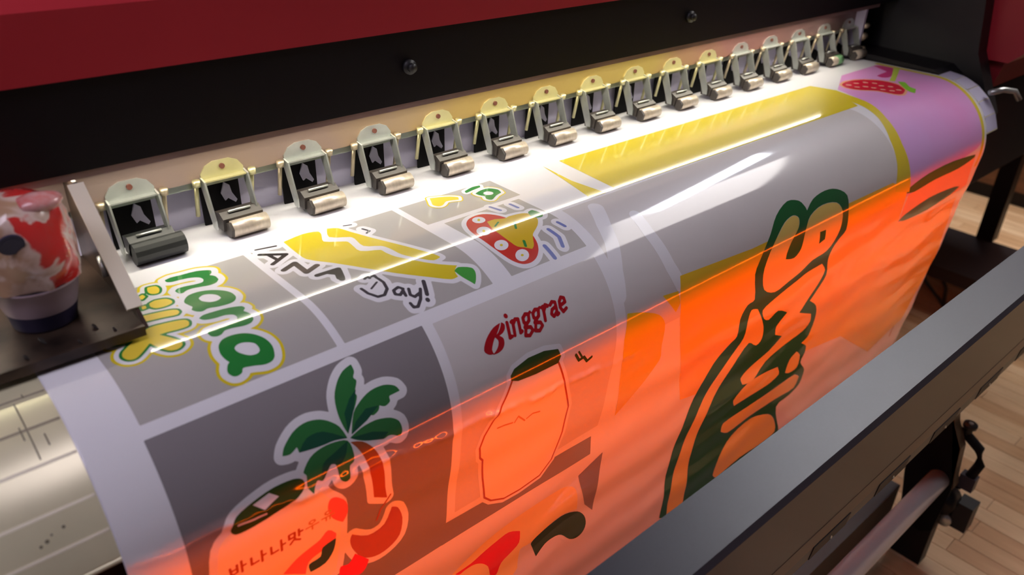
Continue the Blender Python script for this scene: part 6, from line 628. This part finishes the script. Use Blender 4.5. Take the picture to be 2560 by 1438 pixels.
# pinch rollers
def pinch(i):
    x = i * 0.085; ox = -0.006
    yel = i in (1, 4, 5, 6, 7, 8, 9, 10)
    b = nb()
    # tab lying on the strip
    A = [b.verts.new((x + ox + px, 0.0205, pz)) for px, pz in ((-.021, .9525), (.021, .9525), (.021, .958), (.016, .965), (.008, .9685), (-.008, .9685), (-.016, .965), (-.021, .958))]
    B = [b.verts.new((v.co.x, 0.0219, v.co.z)) for v in A]
    for k in range(8): b.faces.new((A[k], A[(k + 1) % 8], B[(k + 1) % 8], B[k]))
    b.faces.new(A); b.faces.new(list(reversed(B)))
    box(b, x + ox - .021, x + ox + .021, 0.014, 0.0219, 0.9512, 0.9526)
    arm = part('pinch_arm', b, M_zinc2 if yel else M_steel)
    for sx in (-1, 1):
        s_ = nb()
        prism(s_, [(0.0215, 0.955), (0.012, 0.953), (-0.0005, 0.918), (-0.0005, 0.909), (0.0065, 0.909), (0.0215, 0.945)], x + ox + sx * .0212 - .0008, x + ox + sx * .0212 + .0008)
        part('side_plate', s_, M_steel, arm)
        c_ = nb(); px = x + ox + sx * .0275
        cyl(c_, (px, 0.018, 0.951), (px - .001, 0.024, 0.917), 0.0021, 10); cyl(c_, (px, 0.017, 0.955), (px, 0.0175, 0.949), 0.0038, 12)
        part('spring_pin', c_, M_zinc2 if yel else M_pin, arm, True)
    c_ = nb(); cyl(c_, (x + ox, 0.0207, 0.9625), (x + ox, 0.0185, 0.9625), 0.0026, 12); part('screw', c_, M_screw, arm)
    part('painted_dark_opening', box(nb(), x + ox - .0195, x + ox + .0195, 0.034, 0.036, 0.9005, 0.956), M_void, arm)  # black plate painting in the dark opening inside the bracket
    # bright lever behind the window
    l_ = nb()
    lp = [(.000, .930), (.004, .941), (.009, .937), (.0105, .929), (.015, .9205), (.013, .918), (.006, .924), (.003, .922)]
    LA = [l_.verts.new((x + ox + px, 0.0315, pz)) for px, pz in lp]; LB = [l_.verts.new((x + ox + px, 0.0335, pz)) for px, pz in lp]
    for k in range(8): l_.faces.new((LA[k], LA[(k + 1) % 8], LB[(k + 1) % 8], LB[k]))
    l_.faces.new(LA); l_.faces.new(list(reversed(LB)))
    part('lever', l_, M_lav, arm)
    h_ = nb(); hx = x - .002
    prism(h_, [(0.016, 0.921), (0.004, 0.9235), (-0.004, 0.919), (-0.002, 0.906), (0.014, 0.906)], hx - .020, hx + .020)
    part('holder', bev(h_, 0.0012), M_holder if i else M_rubber, arm)
    p_ = nb(); cyl(p_, (hx - .012, 0.0015, 0.9237), (hx + .010, 0.0015, 0.9237), 0.0014, 10); part('axle_pin', p_, M_steel, arm, True)
    r_ = nb()
    if i == 0:
        cyl(r_, (x - .022, -0.0065, 0.9105), (x + .023, -0.0065, 0.9105), 0.0100, 14); bev(r_, 0.0012)
        part('roller', r_, M_rubber, arm, False)
    else:
        cyl(r_, (x - .0165, -0.0065, 0.9088), (x + .0195, -0.0065, 0.9088), 0.0082, 24)
        bev(r_, 0.0012)
        ro = part('roller', r_, M_roller, arm, True)
        part('end_cap', cyl(nb(), (x - .0195, -0.0065, 0.9088), (x - .0160, -0.0065, 0.9088), 0.0080, 6), M_holder, arm)
        if i == 14:
            part('green_ring', cyl(nb(), (x + .002, -0.0065, 0.9088), (x + .0197, -0.0065, 0.9088), 0.0084, 24), mat('faded_green', srgb(110, 160, 110), 0.5), arm, True)
    return arm
for i in range(16): pinch(i)
# end bracket with its knob
b = nb(); box(b, 1.292, 1.298, 0.004, 0.03, 0.902, 0.992); e_ = part('end_bracket', bev(b, 0.001), M_lav)
b = nb(); cyl(b, (1.298, 0.006, 0.935), (1.312, 0.006, 0.935), 0.007, 16); cyl(b, (1.298, 0.004, 0.955), (1.310, 0.004, 0.955), 0.005, 16); cyl(b, (1.298, 0.002, 0.913), (1.308, 0.002, 0.913), 0.006, 16)
part('bracket_knob', b, M_pin, e_, True)
# black guard beside the sheet and side shell
part('guard', bev(prism(nb(), [(0.06, 0.8995), (-0.135, 0.8995), (-0.16, 0.893), (-0.14, 0.906), (0.06, 0.912)], 1.2915, 1.40), 0.0015), M_black)
part('side_panel', bev(prism(nb(), [(0.12, 0.76), (-0.205, 0.76), (-0.225, 0.83), (-0.175, 0.93), (-0.12, 1.3), (0.12, 1.3)], 1.372, 1.41), 0.006, 3), M_dark)
part('inner_wall', box(nb(), 1.40, 1.46, -0.1, 0.4, 0.85, 1.3), M_void)
sh = part('side_cover', bev(prism(nb(), [(0.3, 0.915), (-0.215, 0.915), (-0.235, 0.935), (-0.16, 1.35), (0.3, 1.35)], 1.412, 2.45), 0.012, 3), M_red)
part('lower_shell', bev(prism(nb(), [(0.3, 0.864), (-0.195, 0.864), (-0.205, 0.914), (0.3, 0.914)], 1.43, 2.45), 0.004), M_redlow, sh)
b = nb(); cyl(b, (1.50, -0.222, 1.005), (1.50, -0.24, 1.0), 0.024, 24); part('cover_button', b, M_dark, sh)
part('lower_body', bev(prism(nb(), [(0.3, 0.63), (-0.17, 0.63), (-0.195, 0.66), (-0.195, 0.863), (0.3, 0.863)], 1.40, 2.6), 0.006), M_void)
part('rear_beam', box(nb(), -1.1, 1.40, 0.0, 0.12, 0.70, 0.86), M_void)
b = nb(); tube_path(b, [(1.325, -0.228, 0.880), (1.350, -0.240, 0.884), (1.372, -0.252, 0.880), (1.380, -0.260, 0.866)], 0.005, 10); part('release_lever', b, M_steel, None, True)
# legs
part('floor_shade_beam', bev(box(nb(), -1.02, 1.155, -0.345, -0.22, 0.05, 0.17), 0.004), M_foot)  # dark beam added where the printer's shade lies on the floor
for lx in (2.5, -1.0):
    b = nb(); box(b, lx - .022, lx + .022, -0.02, 0.03, 0.16, 0.64 if lx > 0 else 0.72); part('leg', bev(b, 0.003), M_black)
    b = nb(); box(b, lx - .33, lx - .015, -0.42, 0.42, 0.12, 0.16); f_ = part('foot', bev(b, 0.004), M_foot)
    for wy in (-0.36, 0.36):
        b = nb(); cyl(b, (lx - .19, wy, 0.05), (lx - .15, wy, 0.05), 0.05, 20); box(b, lx - .20, lx - .14, wy - .02, wy + .02, 0.06, 0.121); part('caster', b, M_dark, f_)
part('rear_leg_panel', box(nb(), -1.1, -1.06, -0.02, 0.3, 0.0, 1.0), M_black)

# ---------------------------------------------------------------- drying bar in front of the sheet
dry = tag(empty('infrared_dryer', (0.6, -0.44, 0.548)), 'long dark grey drying bar glowing orange onto the hanging sheet', 'dryer')
_dinv = Matrix.Translation((-0.6, 0.44, -0.548))
def dpart(name, bm, m, parent=None, smooth=False):
    o = obj(name, bm, m, None, smooth); o.parent = parent or dry; o.matrix_parent_inverse = Matrix.Identity(4) if parent else _dinv
    return o
DX0, DX1 = -0.40, 2.16
hs = dpart('housing', prism(nb(), [(-.42, .7496), (-.470, .7425), (-.474, .736), (-.459, .560), (-.452, .548), (-.360, .548), (-.360, .551), (-.450, .551), (-.456, .562), (-.4705, .735), (-.468, .7393), (-.42, .7466)], DX0, DX1), M_bar)  # bottom plate run back, unseen, to keep lamp light off the floor
for ex in (DX0, DX1 - .004):
    dpart('end_cap', prism(nb(), [(-.421, .7460), (-.467, .7390), (-.470, .735), (-.4555, .562), (-.450, .552), (-.362, .552)], ex, ex + .004), M_bar)
dpart('heat_lamp', cyl(nb(), (-0.24, LAMP_Y, LAMP_Z), (1.42, LAMP_Y, LAMP_Z), LAMP_R, 12), M_heat)
dpart('lower_trim', prism(nb(), [(-.4615, .583), (-.4640, .612), (-.4628, .6135), (-.4600, .583)], DX0, DX1), mat('trim_brown', srgb(96, 78, 66), 0.45))
for i in range(12):
    x0 = 0.02 + i * 0.150
    so = dpart('vent_slot', prism(nb(), [(-.4596, .5590), (-.4618, .5800), (-.4590, .580), (-.4570, .5590)], x0, x0 + .080), M_slot)
    dpart('slot_screw', cyl(nb(), (x0 + .042, -.4600, .5665), (x0 + .042, -.4615, .567), 0.0018, 10), M_steel, so)
for ex in (DX0 + .04, DX1 - .04):
    b = nb(); box(b, ex - .02, ex + .02, -0.450, -0.415, 0.012, 0.5478); box(b, ex - .03, ex + .03, -0.455, -0.41, 0.0045, 0.012)
    dpart('stand_post', b, M_black)

# ---------------------------------------------------------------- take-up tube and its bracket
TY, TZ = -0.40, 0.220
b = nb(); cyl(b, (-0.20, TY, TZ), (1.165, TY, TZ), 0.019, 36)
tb = tag(obj('take_up_tube', b, M_alu, None, True), 'shiny aluminium take-up tube below the grey drying bar', 'tube')
br = tag(empty('take_up_bracket', (1.21, -0.41, 0)), 'black take-up bracket with screw knob holding the aluminium tube end', 'bracket')
_binv = Matrix.Translation((-1.21, 0.41, 0))
def bpart(name, bm, m, parent=None, smooth=False):
    o = obj(name, bm, m, None, smooth); o.parent = parent or br; o.matrix_parent_inverse = Matrix.Identity(4) if parent else _binv
    return o
bpart('plate', bev(prism(nb(), [(-.33, .36), (-.385, .355), (-.415, .30), (-.425, .21), (-.42, .10), (-.40, .085), (-.36, .09), (-.34, .20)], 1.166, 1.182), 0.002), M_void)
bpart('plate_edge', prism(nb(), [(-.385, .356), (-.389, .356), (-.428, .215), (-.4255, .21), (-.4155, .30)], 1.166, 1.19), mat('tan_edge', srgb(96, 80, 62), 0.5))
b = nb(); tube_path(b, [(1.20, -.385, .315), (1.20, -.41, .312), (1.20, -.437, .295), (1.20, -.446, .265), (1.20, -.440, .235), (1.20, -.425, .20)], 0.009, 10); bpart('clamp_arm', b, M_void, None, True)
b = nb(); cyl(b, (1.20, -.408, .312), (1.20, -.409, .334), 0.008, 14); cyl(b, (1.20, -.409, .330), (1.20, -.4095, .337), 0.012, 18); kk = bpart('clamp_knob', b, M_dark, None, True)
bpart('knob_screw', cyl(nb(), (1.20, -.4095, .337), (1.20, -.4096, .339), 0.004, 12), M_steel, kk)
bpart('clamp_block', bev(box(nb(), 1.19, 1.21, -.452, -.425, .205, .235), 0.003), M_bar)
b = nb(); cyl(b, (1.17, -.415, .165), (1.21, -.415, .165), 0.024, 20); cyl(b, (1.205, -.43, .13), (1.225, -.43, .13), 0.020, 18); bpart('hub', b, M_black, None, True)
bpart('motor_box', bev(box(nb(), 1.20, 1.235, -.465, -.435, .105, .165), 0.004), M_dark)
b = nb(); cyl(b, (1.195, -.425, .115), (1.20, -.425, .115), 0.015, 18); bpart('hub_ring', b, M_steel, None, True)
bpart('stand', box(nb(), 1.168, 1.20, -.42, -.36, 0.0045, .12), M_black)

# ---------------------------------------------------------------- tray with the stained cup
tr = tag(empty('metal_tray', (-0.2, -0.06, 0.9)), 'dirty bent-metal tray over the left edge of the sheet', 'tray')
_tinv = Matrix.Translation((0.2, 0.06, -0.9))
def tpart(name, bm, m, parent=None, smooth=False):
    o = obj(name, bm, m, None, smooth); o.parent = parent or tr; o.matrix_parent_inverse = Matrix.Identity(4) if parent else _tinv
    return o
tpart('bottom_plate', bev(box(nb(), -0.50, -0.0565, -0.129, 0.02, 0.9075, 0.9105), 0.0008), M_dirty)
tpart('front_lip', bev(box(nb(), -0.50, -0.0575, -0.1325, -0.129, 0.9045, 0.9125), 0.001), M_dirty)
tpart('side_plate', bev(prism(nb(), [(-.128, .9075), (-.112, .9175), (-.022, .990), (0.02, .990), (0.02, .9075)], -.0565, -.0535), 0.0005), M_dirty)
b = nb()
for (ya, za), (yb, zb) in [((-.112, .918), (-.022, .9905))]:
    d = Vector((0, yb - ya, zb - za)).normalized(); n_ = Vector((0, -d.z, d.y))
    q = [(ya, za), (yb, zb), (yb + n_.y * .002, zb + n_.z * .002), (ya + n_.y * .002, za + n_.z * .002)]
    prism(b, q, -.0625, -.0505)
tpart('painted_edge_highlight', b, M_edge)  # LED highlight on the plate edge, painted as a cream strip
b = nb(); tube_path(b, [(-.0590, -.052, .938), (-.0605, -.058, .941), (-.0615, -.066, .938), (-.0618, -.071, .930)], 0.0022, 8); tpart('hook', b, M_steel, None, True)
for (cx, cy, r_) in ((-.085, -.108, .004), (-.10, -.122, .003), (-.12, -.105, .005), (-.075, -.120, .0025), (-.135, -.12, .0035)):
    tpart('grime_spot', cyl(nb(), (cx, cy, .9104), (cx + .0004, cy, .9108), r_, 10), M_slot)
CX, CY = CUPX, CUPY
cup = tag(empty('stained_cup', (CX, CY, 0.9105)), 'clear cup with red and white contents standing in the dirty metal tray', 'cup')
_cinv = Matrix.Translation((-CX, -CY, -0.9105))
def cpart(name, bm, m, parent=None, smooth=False):
    o = obj(name, bm, m, None, smooth); o.parent = parent or cup; o.matrix_parent_inverse = Matrix.Identity(4) if parent else _cinv
    return o
ZB = 0.9107
b = nb(); rg = lathe(b, [(0.0001, ZB), (.022, ZB), (.0225, ZB + .002), (.0235, ZB + .008), (.0250, ZB + .014)], CX, CY); cpart('cup_base', b, mat('navy_print', srgb(40, 36, 66), 0.45), None, True)
b = nb(); lathe(b, [(.0251, ZB + .0142), (.0272, ZB + .022), (.0300, ZB + .0345), (.0312, ZB + .0355), (.0305, ZB + .0368)], CX, CY); cpart('cup_body', b, mat('milky_plastic', srgb(172, 152, 160), 0.3, coat=0.5), None, True)
def wobble(a, z): return 0.05 * math.sin(3 * a + z * 90) + 0.035 * math.sin(7 * a - z * 160) + 0.02 * math.sin(13 * a + z * 300)
def content_mat():
    m = bpy.data.materials.new('red_white_film'); m.use_nodes = True
    nt = m.node_tree; p = nt.nodes['Principled BSDF']; p.inputs['Roughness'].default_value = 0.22; p.inputs['Coat Weight'].default_value = 0.8; p.inputs['Coat Roughness'].default_value = 0.12
    tc = nt.nodes.new('ShaderNodeTexCoord'); nz = nt.nodes.new('ShaderNodeTexNoise'); nz.inputs['Scale'].default_value = 34; nz.inputs['Detail'].default_value = 3; nz.inputs['Distortion'].default_value = 0.8
    sx = nt.nodes.new('ShaderNodeSeparateXYZ'); ad = nt.nodes.new('ShaderNodeMath'); ad.operation = 'MULTIPLY_ADD'; ad.inputs[1].default_value = 9.0
    rp = nt.nodes.new('ShaderNodeValToRGB'); rp.color_ramp.interpolation = 'EASE'
    es = rp.color_ramp.elements
    es[0].position = 0.0; es[0].color = srgb(150, 112, 84); es[1].position = 1.0; es[1].color = srgb(226, 40, 40)
    for p_, c_ in ((0.36, srgb(186, 150, 120)), (0.5, srgb(226, 200, 186)), (0.56, srgb(214, 60, 56)), (0.72, srgb(222, 46, 44)), (0.82, srgb(240, 214, 206))):
        e = es.new(p_); e.color = c_
    ad.use_clamp = True
    nt.links.new(tc.outputs['Object'], nz.inputs['Vector']); nt.links.new(tc.outputs['Object'], sx.inputs[0])
    ax_ = nt.nodes.new('ShaderNodeMath'); ax_.operation = 'ADD'; ax_.inputs[1].default_value = -CX
    nt.links.new(sx.outputs[0], ax_.inputs[0]); nt.links.new(ax_.outputs[0], ad.inputs[0]); nt.links.new(nz.outputs[0], ad.inputs[2]); nt.links.new(ad.outputs[0], rp.inputs[0]); nt.links.new(rp.outputs[0], p.inputs['Base Color'])
    return m
b = nb()
lathe(b, [(.0303, ZB + .0369), (.0330, ZB + .046), (.0345, ZB + .058), (.0330, ZB + .072), (.0310, ZB + .084), (.027, ZB + .093), (.020, ZB + .099), (.010, ZB + .102), (.0001, ZB + .102)], CX, CY, 72, wobble)
cpart('contents', b, content_mat(), None, True)
b = nb()
bmesh.ops.create_uvsphere(b, u_segments=20, v_segments=12, radius=1)
for v in b.verts:
    a = math.atan2(v.co.y, v.co.x)
    v.co = Vector((CX + .014 + v.co.x * .017 * (1 + .08 * math.sin(5 * a)), CY - .012 + v.co.y * .012, ZB + .0965 + v.co.z * .007))
cpart('white_fold', b, mat('white_film', srgb(236, 214, 208), 0.25, coat=0.6, noise=0.5, scale=60, col2=srgb(216, 70, 66)), None, True)
b = nb(); cyl(b, (CX - .012, CY - .0335, ZB + .080), (CX - .012, CY - .0350, ZB + .0795), 0.0085, 24); cyl(b, (CX - .012, CY - .035, ZB + .0795), (CX - .012, CY - .0353, ZB + .0794), 0.0065, 24)
cpart('printed_badge', b, mat('badge_navy', srgb(44, 42, 70), 0.4))

# ---------------------------------------------------------------- things further back
cb = tag(empty('wooden_cabinet', (3.5, 0.4, 0)), 'dark brown wooden cabinet on a black plinth beyond the printer leg', 'cabinet')
M_cab = mat('brown_wood', srgb(120, 76, 44), 0.5, noise=0.4, scale=5, stretch=(1, 1, 12))
_cb = Matrix.Translation((-3.5, -0.4, 0))
def kpart(name, bm, m):
    o = obj(name, bm, m); o.parent = cb; o.matrix_parent_inverse = _cb; return o
kpart('plinth', box(nb(), 3.30, 3.8, -0.95, 1.5, 0, 0.06), M_black)
kpart('carcass', box(nb(), 3.305, 3.8, -0.95, 1.5, 0.06, 1.0), M_cab)
for i in range(7):
    kpart('board', bev(box(nb(), 3.285, 3.3045, -0.95, 1.5, 0.064 + i * .134, 0.064 + i * .134 + .130), 0.002), M_cab)
kpart('top', box(nb(), 3.27, 3.82, -0.96, 1.51, 1.0005, 1.03), M_cab)
for k, (pts) in enumerate(([(2.75, .06, .009), (2.47, .075, .009), (2.36, .03, .009), (2.25, -.013, .009), (2.12, -.10, .009), (2.0, -.25, .009)],
                           [(2.75, .24, .009), (2.50, .15, .009), (2.38, .108, .009), (2.24, -.005, .018), (2.16, -.06, .018), (2.05, -.12, .009)])):
    b = nb(); P = [Vector(p) for p in pts]; Q = []
    for i in range(len(P) - 1):
        p0 = P[max(i - 1, 0)]; p1 = P[i]; p2 = P[i + 1]; p3 = P[min(i + 2, len(P) - 1)]
        for j in range(6):
            t = j / 6
            Q.append(0.5 * ((2 * p1) + (p2 - p0) * t + (2 * p0 - 5 * p1 + 4 * p2 - p3) * t * t + (3 * p1 - p0 - 3 * p2 + p3) * t ** 3))
    Q.append(P[-1])
    tube_path(b, Q, 0.0055, 8)
    tag(obj('cable', b, M_foot, None, True), ('thin dark cable on the floor nearest the drying bar', 'thin dark cable on the floor crossing behind the first cable')[k], 'cable')
